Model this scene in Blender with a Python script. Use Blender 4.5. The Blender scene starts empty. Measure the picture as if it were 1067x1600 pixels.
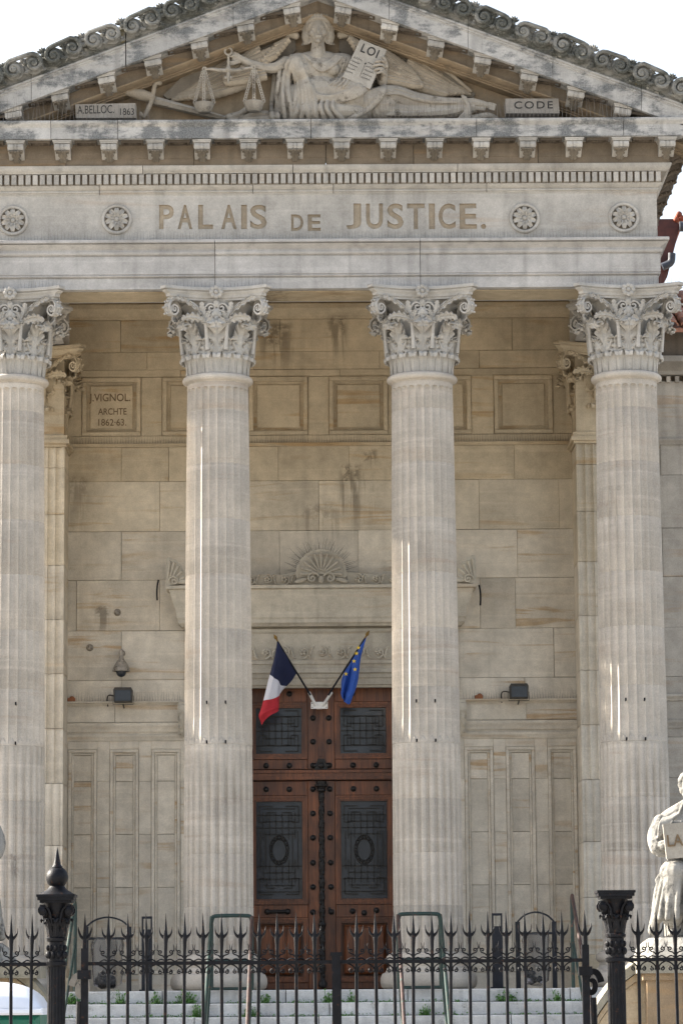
import bpy, bmesh, math, random
from mathutils.bvhtree import BVHTree
from mathutils import Vector, Matrix, Euler
R = math.radians; PI = math.pi
random.seed(7)
sc = bpy.context.scene; COL = sc.collection
V = Vector

# ------------------------------------------------------------------ camera
CAM_D, CAM_Z, PITCH, YAW, ROLL, FPX = 43.17959, 2.12, .1500188, .0065259, .0075439, 5000.0
_f = V((math.sin(YAW)*math.cos(PITCH), math.cos(YAW)*math.cos(PITCH), math.sin(PITCH)))
_r0 = V((math.cos(YAW), -math.sin(YAW), 0)); _u0 = _r0.cross(_f)
_r = _r0*math.cos(ROLL) - _u0*math.sin(ROLL); _u = _u0*math.cos(ROLL) + _r0*math.sin(ROLL)
CAM = V((0, -CAM_D, CAM_Z))
cam = bpy.data.cameras.new('camera'); camo = bpy.data.objects.new('camera', cam); COL.objects.link(camo)
camo.matrix_world = Matrix(((_r.x, _u.x, -_f.x, CAM.x), (_r.y, _u.y, -_f.y, CAM.y), (_r.z, _u.z, -_f.z, CAM.z), (0, 0, 0, 1)))
cam.sensor_width = 36; cam.sensor_fit = 'AUTO'; cam.lens = FPX/1600*36; cam.clip_start = .5; cam.clip_end = 3000
sc.camera = camo

def at(px, py, y):
    """point of the place seen at photo pixel (px, py) on the upright plane at depth y (used for measuring carved detail)"""
    d = _f*FPX + _r*(px-533.5) + _u*(800-py)
    return CAM + d*((y+CAM_D)/d.y)

# ------------------------------------------------------------------ light
SUN_EL, SUN_AZ = 29.5, 21.2            # sun stands to the left, a little behind the facade
to_sun = V((-math.cos(R(SUN_AZ))*math.cos(R(SUN_EL)), math.sin(R(SUN_AZ))*math.cos(R(SUN_EL)), math.sin(R(SUN_EL))))
w = bpy.data.worlds.new('World'); sc.world = w; w.use_nodes = True
nt = w.node_tree; nt.nodes.clear()
sky = nt.nodes.new('ShaderNodeTexSky'); sky.sky_type = 'NISHITA'; sky.sun_disc = False
sky.sun_elevation = R(SUN_EL); sky.sun_rotation = math.atan2(to_sun.x, to_sun.y) % (2*PI)
sky.air_density = 1.0; sky.dust_density = 4.0; sky.ozone_density = 1.0
hs = nt.nodes.new('ShaderNodeHueSaturation'); hs.inputs['Saturation'].default_value = .6
bg = nt.nodes.new('ShaderNodeBackground'); bg.inputs['Strength'].default_value = .095
wo = nt.nodes.new('ShaderNodeOutputWorld')
nt.links.new(sky.outputs[0], hs.inputs['Color']); nt.links.new(hs.outputs[0], bg.inputs['Color']); nt.links.new(bg.outputs[0], wo.inputs['Surface'])
sl = bpy.data.lights.new('sun', 'SUN'); sl.energy = 4.2; sl.angle = R(.53); sl.color = (1, .93, .82)
so = bpy.data.objects.new('sun', sl); COL.objects.link(so); so.rotation_euler = to_sun.to_track_quat('Z', 'Y').to_euler()
vs = sc.view_settings; vs.view_transform = 'Standard'; vs.look = 'None'; vs.exposure = 2.06; vs.gamma = 1; vs.use_curve_mapping = False
sc.cycles.max_bounces = 6; sc.cycles.diffuse_bounces = 4; sc.cycles.caustics_reflective = False; sc.cycles.caustics_refractive = False

# ------------------------------------------------------------------ materials
def new_mat(name):
    m = bpy.data.materials.new(name); m.use_nodes = True; n = m.node_tree; n.nodes.clear()
    out = n.nodes.new('ShaderNodeOutputMaterial'); b = n.nodes.new('ShaderNodeBsdfPrincipled'); n.links.new(b.outputs[0], out.inputs[0])
    return m, n, b
class G:
    """tiny node-graph helper"""
    def __init__(s, n): s.n = n
    def nd(s, t, ins=None, **kw):
        x = s.n.nodes.new(t)
        for k, v in kw.items(): setattr(x, k, v)
        for k, v in (ins or {}).items():
            if hasattr(v, 'links') or hasattr(v, 'is_output'): s.n.links.new(v, x.inputs[k])
            else: x.inputs[k].default_value = v
        return x
    def math(s, op, a, b=0.0, clamp=False): return s.nd('ShaderNodeMath', {0: a, 1: b}, operation=op, use_clamp=clamp).outputs[0]
    def noise(s, vec, scale, detail=4, rough=.55, dist=0): return s.nd('ShaderNodeTexNoise', {'Vector': vec, 'Scale': scale, 'Detail': detail, 'Roughness': rough, 'Distortion': dist}).outputs[0]
    def vmul(s, vec, sc_, off=(0, 0, 0)): return s.nd('ShaderNodeMapping', {'Vector': vec, 'Scale': sc_, 'Location': off}).outputs[0]
    def ramp(s, f, lo, hi, a=0., b=1.): return s.nd('ShaderNodeMapRange', {0: f, 1: lo, 2: hi, 3: a, 4: b}, interpolation_type='SMOOTHSTEP').outputs[0]
    def mix(s, f, a, b, bt='MIX'):
        x = s.n.nodes.new('ShaderNodeMix'); x.data_type = 'RGBA'; x.blend_type = bt
        for i, v in ((0, f), (6, a), (7, b)):
            if hasattr(v, 'is_output'): s.n.links.new(v, x.inputs[i])
            else: x.inputs[i].default_value = (*v, 1) if isinstance(v, tuple) and len(v) == 3 else v
        return x.outputs[2]
    def val(s, c, f):   # multiply colour by scalar socket
        cc = s.nd('ShaderNodeCombineColor', {0: f, 1: f, 2: f}).outputs[0]
        return s.mix(1.0, c, cc, 'MULTIPLY')

def stone(name, base, band=.4, bandcol=(.36, .22, .10), vary=.12, dirt=0., dirtcol=(.045, .045, .04), lichen=0., streak=.25, bump=.35, speck=.5, stains=(), pale=0., mott=1., dsc=1.):
    m, n, b = new_mat(name); g = G(n)
    pos = g.nd('ShaderNodeNewGeometry').outputs['Position']; oi = g.nd('ShaderNodeObjectInfo')
    rnd = oi.outputs['Random']
    off = g.nd('ShaderNodeCombineXYZ', {0: g.math('MULTIPLY', rnd, 37.), 1: g.math('MULTIPLY', rnd, 11.), 2: g.math('MULTIPLY', rnd, 23.)}).outputs[0]
    pv = g.nd('ShaderNodeVectorMath', {0: pos, 1: off}, operation='ADD').outputs[0]
    big = g.noise(pv, 1.1, 5); mid = g.noise(pos, 6, 6, .65); fine = g.noise(pos, 55, 4, .7)
    c = g.mix(g.ramp(big, .3, .7), tuple(x*.86 for x in base), tuple(min(.8, x*1.12) for x in base))
    # bedding bands of the sedimentary stone
    wv = g.noise(g.vmul(pv, (.55, .55, 7.)), 1.0, 5, .6, .6)
    bm = g.math('MULTIPLY', g.ramp(wv, .52, .68), g.ramp(g.noise(g.vmul(pv, (.5, .5, .9)), 1., 2), .42, .62))
    c = g.mix(g.math('MULTIPLY', bm, band), c, bandcol)
    wv2 = g.noise(g.vmul(pv, (.4, .4, 14.)), 1.0, 2, .5, .4)
    c = g.mix(g.math('MULTIPLY', g.ramp(wv2, .55, .75), .35), c, tuple(min(.85, x*1.25+pale) for x in base))
    # vertical run-off streaks
    st = g.noise(g.vmul(pos, (7., 7., .35)), 1.0, 2, .5)
    c = g.mix(g.math('MULTIPLY', g.ramp(st, .50, .78), streak), c, tuple(x*.42 for x in base))
    c = g.val(c, g.ramp(mid, .25, .75, 1-.13*mott, 1+.10*mott)); c = g.val(c, g.ramp(fine, .3, .72, 1-.22*speck, 1+.16*speck))
    c = g.val(c, g.ramp(rnd, 0, 1, 1-vary, 1+vary))
    pits = g.nd('ShaderNodeTexVoronoi', {'Vector': pos, 'Scale': 34.}).outputs[0]
    c = g.mix(g.math('MULTIPLY', g.ramp(pits, .12, .03), g.math('MULTIPLY', g.ramp(mid, .5, .7), .5)), c, tuple(x*.3 for x in base))
    if dirt > 0:
        dn = g.noise(pos, 1.7*dsc, 8, .68, .3); dn2 = g.noise(g.vmul(pos, (1.2, 1.2, 4. if dsc == 1 else 1.2)), 2.3*dsc, 6, .7)
        dm = g.ramp(g.math('ADD', g.math('MULTIPLY', dn, .6), g.math('MULTIPLY', dn2, .4)), .66-.28*dirt, .76-.28*dirt)
        c = g.mix(g.math('MULTIPLY', dm, .82), c, g.mix(g.ramp(fine, .35, .65), dirtcol, tuple(x*3.2 for x in dirtcol)))
    if lichen > 0:
        lm = g.ramp(g.noise(pos, 2.6, 3, .5), .70-.1*lichen, .74-.1*lichen)
        c = g.mix(g.math('MULTIPLY', lm, g.ramp(mid, .42, .58)), c, (.16, .12, .03))
        l2 = g.ramp(g.noise(pos, 9, 2, .5), .68, .72); c = g.mix(g.math('MULTIPLY', l2, .6), c, (.42, .41, .36))
    if stains:
        sx = g.nd('ShaderNodeSeparateXYZ', {0: pos}).outputs; tot = 0.
        drip = g.ramp(g.noise(g.vmul(pos, (9., 9., .7)), 1., 3, .6), .46, .58)
        spot = g.ramp(g.noise(pos, 9, 5, .75), .44, .58)
        for (x0, z0, rx, up, dn_, k) in stains:
            dx = g.math('ABSOLUTE', g.math('SUBTRACT', sx[0], x0)); fx = g.ramp(dx, rx*.35, rx, 1, 0)
            dz = g.math('SUBTRACT', sx[2], z0)
            head = g.math('MULTIPLY', g.ramp(g.math('ABSOLUTE', dz), up*.5, up, 1, 0), spot)
            tail = g.math('MULTIPLY', g.math('MULTIPLY', g.ramp(dz, -dn_, -dn_*.15, 0, 1), g.ramp(dz, 0., .1, 1, 0)), drip)
            q = g.math('MULTIPLY', g.math('MULTIPLY', fx, g.math('MAXIMUM', head, tail)), k)
            tot = g.math('MAXIMUM', tot, q)
        c = g.mix(tot, c, (.05, .035, .02))
    n.links.new(c, b.inputs['Base Color']); b.inputs['Roughness'].default_value = .9; b.inputs['Specular IOR Level'].default_value = .25
    h = g.math('ADD', g.math('MULTIPLY', mid, .6), g.math('MULTIPLY', fine, .4))
    bp = g.nd('ShaderNodeBump', {'Height': h, 'Strength': bump, 'Distance': .02}); n.links.new(bp.outputs[0], b.inputs['Normal'])
    return m

def plain(name, c, rough=.5, metal=0., var=.15, scale=8., rust=None, rustamt=0., bump=.1, coat=0., trans=0., c2=None, spec=.5):
    m, n, b = new_mat(name); g = G(n); pos = g.nd('ShaderNodeNewGeometry').outputs['Position']
    f = g.noise(pos, scale, 5, .6); cc = g.mix(g.ramp(f, .3, .7), tuple(x*(1-var) for x in c), tuple(min(1, x*(1+var)) for x in c))
    if c2: cc = g.mix(g.ramp(g.noise(g.vmul(pos, (3, 3, 24)), 1.2, 4, .6, .5), .45, .65), cc, c2)
    if rust: cc = g.mix(g.ramp(g.noise(pos, scale*1.7, 6, .7), .66-.3*rustamt, .72-.3*rustamt), cc, rust)
    n.links.new(cc, b.inputs['Base Color']); b.inputs['Specular IOR Level'].default_value = spec; b.inputs['Roughness'].default_value = rough; b.inputs['Metallic'].default_value = metal
    if coat: b.inputs['Coat Weight'].default_value = coat
    if trans: b.inputs['Transmission Weight'].default_value = trans; b.inputs['IOR'].default_value = 1.15
    if bump: bp = g.nd('ShaderNodeBump', {'Height': g.noise(pos, scale*6, 4, .6), 'Strength': bump, 'Distance': .01}); n.links.new(bp.outputs[0], b.inputs['Normal'])
    return m

def wood(name):
    m, n, b = new_mat(name); g = G(n); pos = g.nd('ShaderNodeNewGeometry').outputs['Position']; oi = g.nd('ShaderNodeObjectInfo').outputs['Random']
    gr = g.noise(g.vmul(pos, (14, 14, 1.0)), 2.0, 6, .65, .6); bl = g.noise(pos, 2.2, 4)
    c = g.mix(g.ramp(gr, .3, .7), (.068, .020, .008), (.20, .066, .022)); c = g.val(c, g.ramp(bl, .3, .7, .65, 1.2)); c = g.val(c, g.ramp(oi, 0, 1, .85, 1.15))
    n.links.new(c, b.inputs['Base Color']); b.inputs['Roughness'].default_value = .36
    bp = g.nd('ShaderNodeBump', {'Height': gr, 'Strength': .15, 'Distance': .006}); n.links.new(bp.outputs[0], b.inputs['Normal'])
    return m

def wx(px, py, y=4.2): p = at(px, py, y); return p.x, p.z
def stn(px, py, rx, up, dn, k): x, z = wx(px, py); return (x, z, rx, up, dn, k)
BASE = (.44, .40, .34)
M = {}
COLST = [(*[(lambda p: (p.x, p.z))(at(px, py, -.46))][0], rx, up, dn, k) for px, py, rx, up, dn, k in ((22, 1350, .10, .22, .3, .35), (975, 1320, .35, .06, .2, .12), (320, 640, .3, .05, .9, .16), (660, 830, .25, .04, 1.1, .16), (350, 1250, .3, .05, .8, .14), (960, 760, .25, .05, 1.2, .18), (640, 1380, .3, .05, .7, .14))]
M['column'] = stone('column stone', (.49, .447, .39), band=.40, bandcol=(.40, .31, .24), vary=.03, streak=.16, speck=.55, pale=.05, mott=.6, bump=.25, stains=COLST)
M['capital'] = stone('capital stone', (.45, .43, .395), band=.1, bandcol=(.40, .31, .24), vary=.03, streak=.3, speck=.5, mott=.9, dirt=.12, dirtcol=(.12, .105, .085))
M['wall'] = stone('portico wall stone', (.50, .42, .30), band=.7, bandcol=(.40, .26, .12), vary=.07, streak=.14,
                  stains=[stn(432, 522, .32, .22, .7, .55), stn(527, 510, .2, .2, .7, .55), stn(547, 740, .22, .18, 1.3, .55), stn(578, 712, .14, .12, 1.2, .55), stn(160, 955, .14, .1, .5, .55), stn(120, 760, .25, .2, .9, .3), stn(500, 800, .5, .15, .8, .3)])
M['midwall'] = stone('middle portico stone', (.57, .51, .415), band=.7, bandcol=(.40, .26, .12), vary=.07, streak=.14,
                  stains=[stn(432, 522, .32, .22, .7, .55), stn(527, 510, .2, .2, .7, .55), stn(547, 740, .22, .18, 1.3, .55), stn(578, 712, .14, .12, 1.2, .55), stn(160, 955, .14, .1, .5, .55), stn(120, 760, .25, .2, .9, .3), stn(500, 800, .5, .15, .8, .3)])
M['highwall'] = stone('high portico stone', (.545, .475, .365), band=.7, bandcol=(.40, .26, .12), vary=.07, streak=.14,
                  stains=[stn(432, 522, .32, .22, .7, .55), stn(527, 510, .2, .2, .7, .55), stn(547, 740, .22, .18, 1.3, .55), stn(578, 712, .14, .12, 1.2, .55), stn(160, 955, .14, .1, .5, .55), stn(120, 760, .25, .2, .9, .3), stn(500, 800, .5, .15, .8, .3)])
M['dado'] = stone('lower portico stone', (.60, .545, .455), band=.8, bandcol=(.42, .27, .13), vary=.018, streak=.18)  # wall stones pale downward: ochre patina, and porch light put into the colours
M['frieze'] = stone('entablature stone', (.44, .42, .385), band=.25, vary=.06, streak=.38, dirt=.12, dirtcol=(.10, .085, .065))
M['archi'] = stone('architrave stone', (.46, .445, .425), band=.15, vary=.05, streak=.42, dirt=.1, dirtcol=(.12, .105, .085), pale=.05)
M['cut'] = stone('cut letter stone', (.385, .325, .245), band=.3, vary=.02, streak=.3)
M['cornice'] = stone('weathered cornice stone', (.46, .45, .43), band=.1, vary=.06, streak=.55, dirt=.70, dirtcol=(.06, .064, .066))
M['bed'] = stone('sheltered cornice stone', (.22, .18, .135), band=.4, vary=.06, streak=.4, dirt=.2, dirtcol=(.07, .05, .03))  # darkness beneath the cornice is put into this base colour
M['soot'] = stone('sooty shaded coffer stone', (.11, .09, .07), band=.1, vary=.15, streak=.3, dirt=.3)  # coffers: soot plus the darkness of the recesses put into the colour
M['modleaf'] = stone('shaded grimy carving', (.20, .175, .14), band=.1, vary=.15, streak=.4, dirt=.4)  # dark undersides and gaps of carving: grime and shade put into the colour
M['modil'] = stone('bracket stone', (.43, .41, .375), band=.1, vary=.14, streak=.3, dirt=.3, dirtcol=(.05, .045, .035))
M['sima'] = stone('blackened gutter stone', (.23, .225, .205), band=.0, vary=.10, streak=.4, dirt=.78, dirtcol=(.03, .032, .028), lichen=.5, bump=.6)
M['relief'] = stone('pediment relief stone', (.42, .38, .32), band=.15, vary=.05, streak=.5, dirt=.48, dirtcol=(.05, .042, .033), bump=.55, dsc=3.)
M['plaque'] = stone('grimy plaque stone', (.33, .30, .26), band=.1, vary=.05, streak=.5, dirt=.35, dirtcol=(.10, .085, .065), dsc=2.)
M['tablet'] = stone('tablet stone', (.43, .40, .35), band=.1, vary=.03, streak=.35, dirt=.1, dirtcol=(.12, .10, .08))
M['wing'] = stone('wing feather stone', (.40, .345, .27), band=.1, vary=.12, streak=.35, dirt=.25, dirtcol=(.09, .065, .04), bump=.25)
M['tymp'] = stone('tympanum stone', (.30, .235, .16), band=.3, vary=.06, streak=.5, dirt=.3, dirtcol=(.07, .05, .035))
M['surround'] = stone('door surround stone', (.46, .42, .345), band=.3, vary=.05, streak=.35)
M['side'] = stone('wing wall stone', (.40, .37, .325), band=.4, vary=.1, streak=.3)
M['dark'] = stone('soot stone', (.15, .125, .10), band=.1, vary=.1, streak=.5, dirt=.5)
M['step'] = stone('pale step stone', (.58, .58, .57), band=.05, vary=.09, streak=.4, dirt=.48, dirtcol=(.17, .17, .16), bump=.9, dsc=1.6)
M['statue'] = stone('statue stone', (.34, .325, .295), band=.05, vary=.03, streak=.6, dirt=.62, dirtcol=(.04, .04, .038), bump=.7, dsc=3.)
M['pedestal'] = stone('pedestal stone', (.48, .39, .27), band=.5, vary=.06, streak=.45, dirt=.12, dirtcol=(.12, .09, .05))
M['die'] = stone('shaded stained pedestal stone', (.27, .20, .13), band=.4, vary=.05, streak=.6, dirt=.3, dirtcol=(.08, .06, .035))  # same stone as the buttress; front's shade and brown staining put into the colour
M['moss'] = stone('mossy coping stone', (.28, .26, .21), band=.1, vary=.06, streak=.5, dirt=.45, dirtcol=(.05, .05, .035), lichen=.4, bump=.7)
M['mortar'] = plain('mortar', (.26, .22, .17), .95)
M['ground'] = plain('courtyard gravel', (.32, .30, .27), .95, scale=30, var=.25, bump=.5)
M['wood'] = wood('varnished oak')
M['iron'] = plain('black painted iron', (.006, .0065, .009), .5, .0, var=.4, scale=14, rust=(.045, .022, .014), rustamt=.22, bump=.25, spec=.18)
M['bronze'] = plain('dark bronze', (.010, .008, .007), .5, .2, var=.4, scale=20, bump=.2)
M['glass'] = plain('dark glass', (.03, .036, .048), .18, 0, var=.3, scale=3, bump=.0)
M['green'] = plain('green painted tube', (.007, .028, .024), .5, var=.3, scale=9, rust=(.12, .05, .035), rustamt=.22)
M['rust'] = plain('rusty tube', (.045, .022, .018), .6, var=.4, scale=9, rust=(.03, .07, .06), rustamt=.25)
M['tile'] = plain('terracotta', (.42, .20, .13), .85, var=.35, scale=5, rust=(.20, .12, .09), rustamt=.4, bump=.4)
M['redboard'] = plain('red eave paint', (.085, .02, .012), .6, var=.35, scale=4)
M['redtile'] = plain('dark red tile', (.20, .045, .02), .7, var=.35, scale=5)
M['zinc'] = plain('zinc', (.04, .046, .06), .6, .0, var=.2, scale=4)
M['wire'] = plain('spike wire', (.16, .14, .12), .5, .3, var=.2)
M['white'] = plain('white enamel', (.78, .78, .76), .4, var=.05)
M['sunlitiron'] = plain('sunlit iron paint', (.36, .33, .29), .7, var=.2, scale=12)  # left stay scroll: sunlight on the iron put into a pale colour
M['blue'] = plain('navy cloth', (.008, .013, .05), .85, var=.12, scale=60)
M['whitecloth'] = plain('white cloth', (.62, .62, .68), .85, var=.05, scale=60)
M['red'] = plain('red cloth', (.42, .02, .032), .85, var=.1, scale=60)
M['eublue'] = plain('bright blue cloth', (.015, .075, .36), .8, var=.12, scale=60)
M['yellow'] = plain('yellow print', (.75, .52, .04), .8, var=.05)
M['gold'] = plain('tarnished gilt', (.20, .12, .03), .4, .6)
M['lamp'] = plain('dark lamp metal', (.035, .03, .024), .5, .2, var=.3)
M['camgrey'] = plain('stained camera housing', (.26, .23, .19), .55, var=.3, scale=18, rust=(.07, .05, .035), rustamt=.35)
M['cabin'] = plain('green moulded plastic', (.004, .105, .062), .4, var=.06, bump=.03)
M['cabinroof'] = plain('translucent white plastic', (.70, .74, .82), .35, var=.03, bump=.02)
M['charcoal'] = plain('charcoal steel', (.012, .014, .02), .5, var=.2, spec=.25)
M['bag'] = plain('clear bag film', (.55, .56, .58), .25, var=.1, trans=.93)
M['trash'] = plain('mixed litter', (.22, .21, .22), .7, var=.9, scale=16)
M['inscr'] = plain('browned inscription', (.17, .12, .07), .9)
M['ink'] = plain('black letter paint', (.018, .016, .015), .7)
M['leafgreen'] = plain('weed leaf', (.07, .17, .03), .6, var=.4, scale=25)
M['brick'] = plain('brick fragment', (.28, .11, .05), .9, var=.3)

# ------------------------------------------------------------------ mesh helpers
class MB:
    def __init__(s): s.v = []; s.f = []; s.m = []; s.cur = 0
    def add(s, vs_, fs, Mx=None):
        o = len(s.v); s.v += [tuple(Mx @ V(p)) for p in vs_] if Mx else [tuple(p) for p in vs_]
        s.f += [tuple(i+o for i in q) for q in fs]; s.m += [s.cur]*len(fs); return s
    def box(s, x0, x1, y0, y1, z0, z1, Mx=None):
        return s.add([(x0, y0, z0), (x1, y0, z0), (x1, y1, z0), (x0, y1, z0), (x0, y0, z1), (x1, y0, z1), (x1, y1, z1), (x0, y1, z1)],
                     [(0, 3, 2, 1), (4, 5, 6, 7), (0, 1, 5, 4), (1, 2, 6, 5), (2, 3, 7, 6), (3, 0, 4, 7)], Mx)
    def block(s, x0, x1, z0, z1, yf, yb, c=.008):
        """stone with a chamfered front arris"""
        vs_ = []
        for (y, k) in ((yf, c), (yf+c, 0), (yb, 0)): vs_ += [(x0+k, y, z0+k), (x1-k, y, z0+k), (x1-k, y, z1-k), (x0+k, y, z1-k)]
        fs = [(0, 1, 2, 3), (8, 11, 10, 9)]
        for L in (0, 4):
            for i in range(4): j = (i+1) % 4; fs.append((L+i, L+4+i, L+4+j, L+j))
        return s.add(vs_, fs)
    def lathe(s, prof, n=24, c=(0, 0, 0), Mx=None, rmul=None):
        vs_ = []; fs = []; k = len(prof)
        for i in range(n):
            a = 2*PI*i/n
            for (r, z) in prof:
                q = r*(rmul(a, z) if rmul else 1); vs_.append((c[0]+q*math.cos(a), c[1]+q*math.sin(a), c[2]+z))
        for i in range(n):
            j = (i+1) % n
            for t in range(k-1): fs.append((i*k+t, j*k+t, j*k+t+1, i*k+t+1))
        if prof[0][0] > 1e-5: fs.append(tuple(i*k for i in reversed(range(n))))
        if prof[-1][0] > 1e-5: fs.append(tuple(i*k+k-1 for i in range(n)))
        return s.add(vs_, fs, Mx)
    def tube(s, pts, r, n=6, ends=True):
        pts = [V(p) for p in pts]; k = len(pts); rr = r if isinstance(r, (list, tuple)) else [r]*k
        vs_ = []; fs = []; nrm = None
        for i, p in enumerate(pts):
            t = (pts[min(i+1, k-1)]-pts[max(i-1, 0)])
            t = t.normalized() if t.length > 1e-9 else V((0, 0, 1))
            if nrm is None: nrm = t.orthogonal().normalized()
            nrm = (nrm - t*nrm.dot(t)); nrm = nrm.normalized() if nrm.length > 1e-6 else t.orthogonal().normalized()
            b = t.cross(nrm)
            for q in range(n): a = 2*PI*q/n; vs_.append(p + (nrm*math.cos(a)+b*math.sin(a))*rr[i])
        for i in range(k-1):
            for q in range(n): w2 = (q+1) % n; fs.append((i*n+q, i*n+w2, i*n+n+w2, i*n+n+q))
        if ends: fs += [tuple(reversed(range(n))), tuple((k-1)*n+q for q in range(n))]
        return s.add(vs_, fs)
    def ribbon(s, pts, m, wd, th):
        """flat strap swept along pts, width along m"""
        pts = [V(p) for p in pts]; m = V(m).normalized(); k = len(pts); vs_ = []; fs = []
        for i, p in enumerate(pts):
            t = (pts[min(i+1, k-1)]-pts[max(i-1, 0)]).normalized(); nn = m.cross(t).normalized()
            ww = wd(i/(k-1)) if callable(wd) else wd; tt = th(i/(k-1)) if callable(th) else th
            for (a, b) in ((-1, -1), (1, -1), (1, 1), (-1, 1)): vs_.append(p + m*a*ww/2 + nn*b*tt/2)
        for i in range(k-1):
            for q in range(4): w2 = (q+1) % 4; fs.append((i*4+q, i*4+w2, i*4+4+w2, i*4+4+q))
        fs += [(3, 2, 1, 0), tuple((k-1)*4+q for q in range(4))]
        return s.add(vs_, fs)
    def ell(s, c, r, rot=None, nu=14, nv=9):
        vs_ = [(0, 0, 1)]; fs = []
        for j in range(1, nv):
            t = PI*j/nv
            for i in range(nu): a = 2*PI*i/nu; vs_.append((math.sin(t)*math.cos(a), math.sin(t)*math.sin(a), math.cos(t)))
        vs_.append((0, 0, -1)); L = len(vs_)-1
        for i in range(nu): fs.append((0, 1+i, 1+(i+1) % nu)); fs.append((L, L-nu+(i+1) % nu, L-nu+i))
        for j in range(nv-2):
            for i in range(nu): a = 1+j*nu; fs.append((a+i, a+nu+i, a+nu+(i+1) % nu, a+(i+1) % nu))
        Mx = Matrix.Translation(V(c)) @ ((rot.to_matrix().to_4x4() if rot else Matrix.Identity(4)) @ Matrix.Diagonal((*r, 1)))
        return s.add(vs_, fs, Mx)
    def limb(s, pts, rr, n=10):
        """tapered tube closed by balls"""
        pts = [V(p) for p in pts]; s.tube(pts, rr, n)
        rl = rr if isinstance(rr, (list, tuple)) else [rr]*len(pts)
        for p, r in ((pts[0], rl[0]), (pts[-1], rl[-1])): s.ell(p, (r, r, r), nu=10, nv=7)
        return s
    def prism(s, poly, y0, y1, Mx=None):
        """outline in x,z given depth from y0 to y1"""
        k = len(poly); vs_ = [(x, y0, z) for x, z in poly]+[(x, y1, z) for x, z in poly]
        fs = [tuple(range(k)), tuple(reversed(range(k, 2*k)))]+[(i, i+k, (i+1) % k+k, (i+1) % k) for i in range(k)]
        return s.add(vs_, fs, Mx)
    def mesh(s, name, mats, smooth=35):
        me = bpy.data.meshes.new(name); me.from_pydata([tuple(p) for p in s.v], [], s.f)
        for m in (mats if isinstance(mats, (list, tuple)) else [mats]): me.materials.append(m)
        if isinstance(mats, (list, tuple)) and len(mats) > 1: me.polygons.foreach_set('material_index', s.m)
        bm = bmesh.new(); bm.from_mesh(me); bmesh.ops.recalc_face_normals(bm, faces=bm.faces); bm.to_mesh(me); bm.free()
        if smooth:
            me.polygons.foreach_set('use_smooth', [True]*len(me.polygons)); me.set_sharp_from_angle(angle=R(smooth))
        me.update(); return me
    def build(s, name, mats, parent=None, smooth=35, loc=None): return put(name, s.mesh(name, mats, smooth), parent, loc)

def put(name, me, parent=None, loc=None, rz=None, mx=None):
    o = bpy.data.objects.new(name, me); COL.objects.link(o)
    if parent: o.parent = parent
    if loc is not None: o.location = loc
    if rz is not None: o.rotation_euler.z = rz
    if mx is not None: o.matrix_basis = mx
    return o
def tag(o, label=None, cat=None, group=None, kind=None):
    if label: o['label'] = label
    if cat: o['category'] = cat
    if group: o['group'] = group
    if kind: o['kind'] = kind
    return o
def empty(name, loc=(0, 0, 0), parent=None, rz=0):
    o = bpy.data.objects.new(name, None); COL.objects.link(o); o.location = loc; o.rotation_euler.z = rz; o.empty_display_size = .2
    if parent: o.parent = parent
    return o
def cr(pts, n):
    """smooth curve through pts"""
    pts = [V(p) for p in pts]; P_ = [pts[0]*2-pts[1]]+pts+[pts[-1]*2-pts[-2]]; out = []; k = len(pts)-1
    for i in range(n):
        u = i/(n-1)*k; j = min(int(u), k-1); t = u-j; a, b, c, d = P_[j:j+4]
        out.append(.5*((2*b)+(c-a)*t+(2*a-5*b+4*c-d)*t*t+(3*b-a-3*c+d)*t**3))
    return out
def spiral(c, ax, ay, r0, r1, turns, a0, n=28, sgn=1):
    c = V(c); ax = V(ax); ay = V(ay); out = []
    for i in range(n):
        t = i/(n-1); a = a0+sgn*turns*2*PI*t; r = r0*(r1/r0)**t; out.append(c+ax*(r*math.cos(a))+ay*(r*math.sin(a)))
    return out
def leaf(mb, path, side, width, prof=None, lobes=5, lob=.3, th=.015, cup=.25, vein=.06, nu=18, nv=9):
    """a carved leaf with lobed edge, midrib and thickness along a path"""
    pts = cr(path, nu); s0 = V(side).normalized(); fr = []; bk = []
    for i, p in enumerate(pts):
        t = (pts[min(i+1, nu-1)]-pts[max(i-1, 0)]).normalized(); nn = s0.cross(t).normalized(); u = i/(nu-1)
        wv = width*(prof(u) if prof else math.sin(PI*min(1, .18+.82*u))**.6)
        for j in range(nv):
            v = j/(nv-1)*2-1; e = 1-lob*(.5+.5*math.cos(2*PI*lobes*u))*abs(v)**1.5
            h = -cup*wv*v*v*.5 + vein*wv*(.5+.5*math.cos(2*PI*(lobes*u-abs(v)*.8)))*(abs(v)) + .12*wv*max(0, 1-abs(v)*4)
            q = p+s0*(v*wv/2*e)+nn*h; fr.append(q); bk.append(q-nn*th)
    fs = []; o = nu*nv
    for i in range(nu-1):
        for j in range(nv-1):
            a = i*nv+j; fs.append((a, a+1, a+nv+1, a+nv)); fs.append((o+a, o+a+nv, o+a+nv+1, o+a+1))
    rim = [j for j in range(nv)]+[i*nv+nv-1 for i in range(1, nu)]+[(nu-1)*nv+j for j in range(nv-2, -1, -1)]+[i*nv for i in range(nu-2, 0, -1)]
    for a, b in zip(rim, rim[1:]+rim[:1]): fs.append((a, o+a, o+b, b))
    mb.add(fr+bk, fs)
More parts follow.
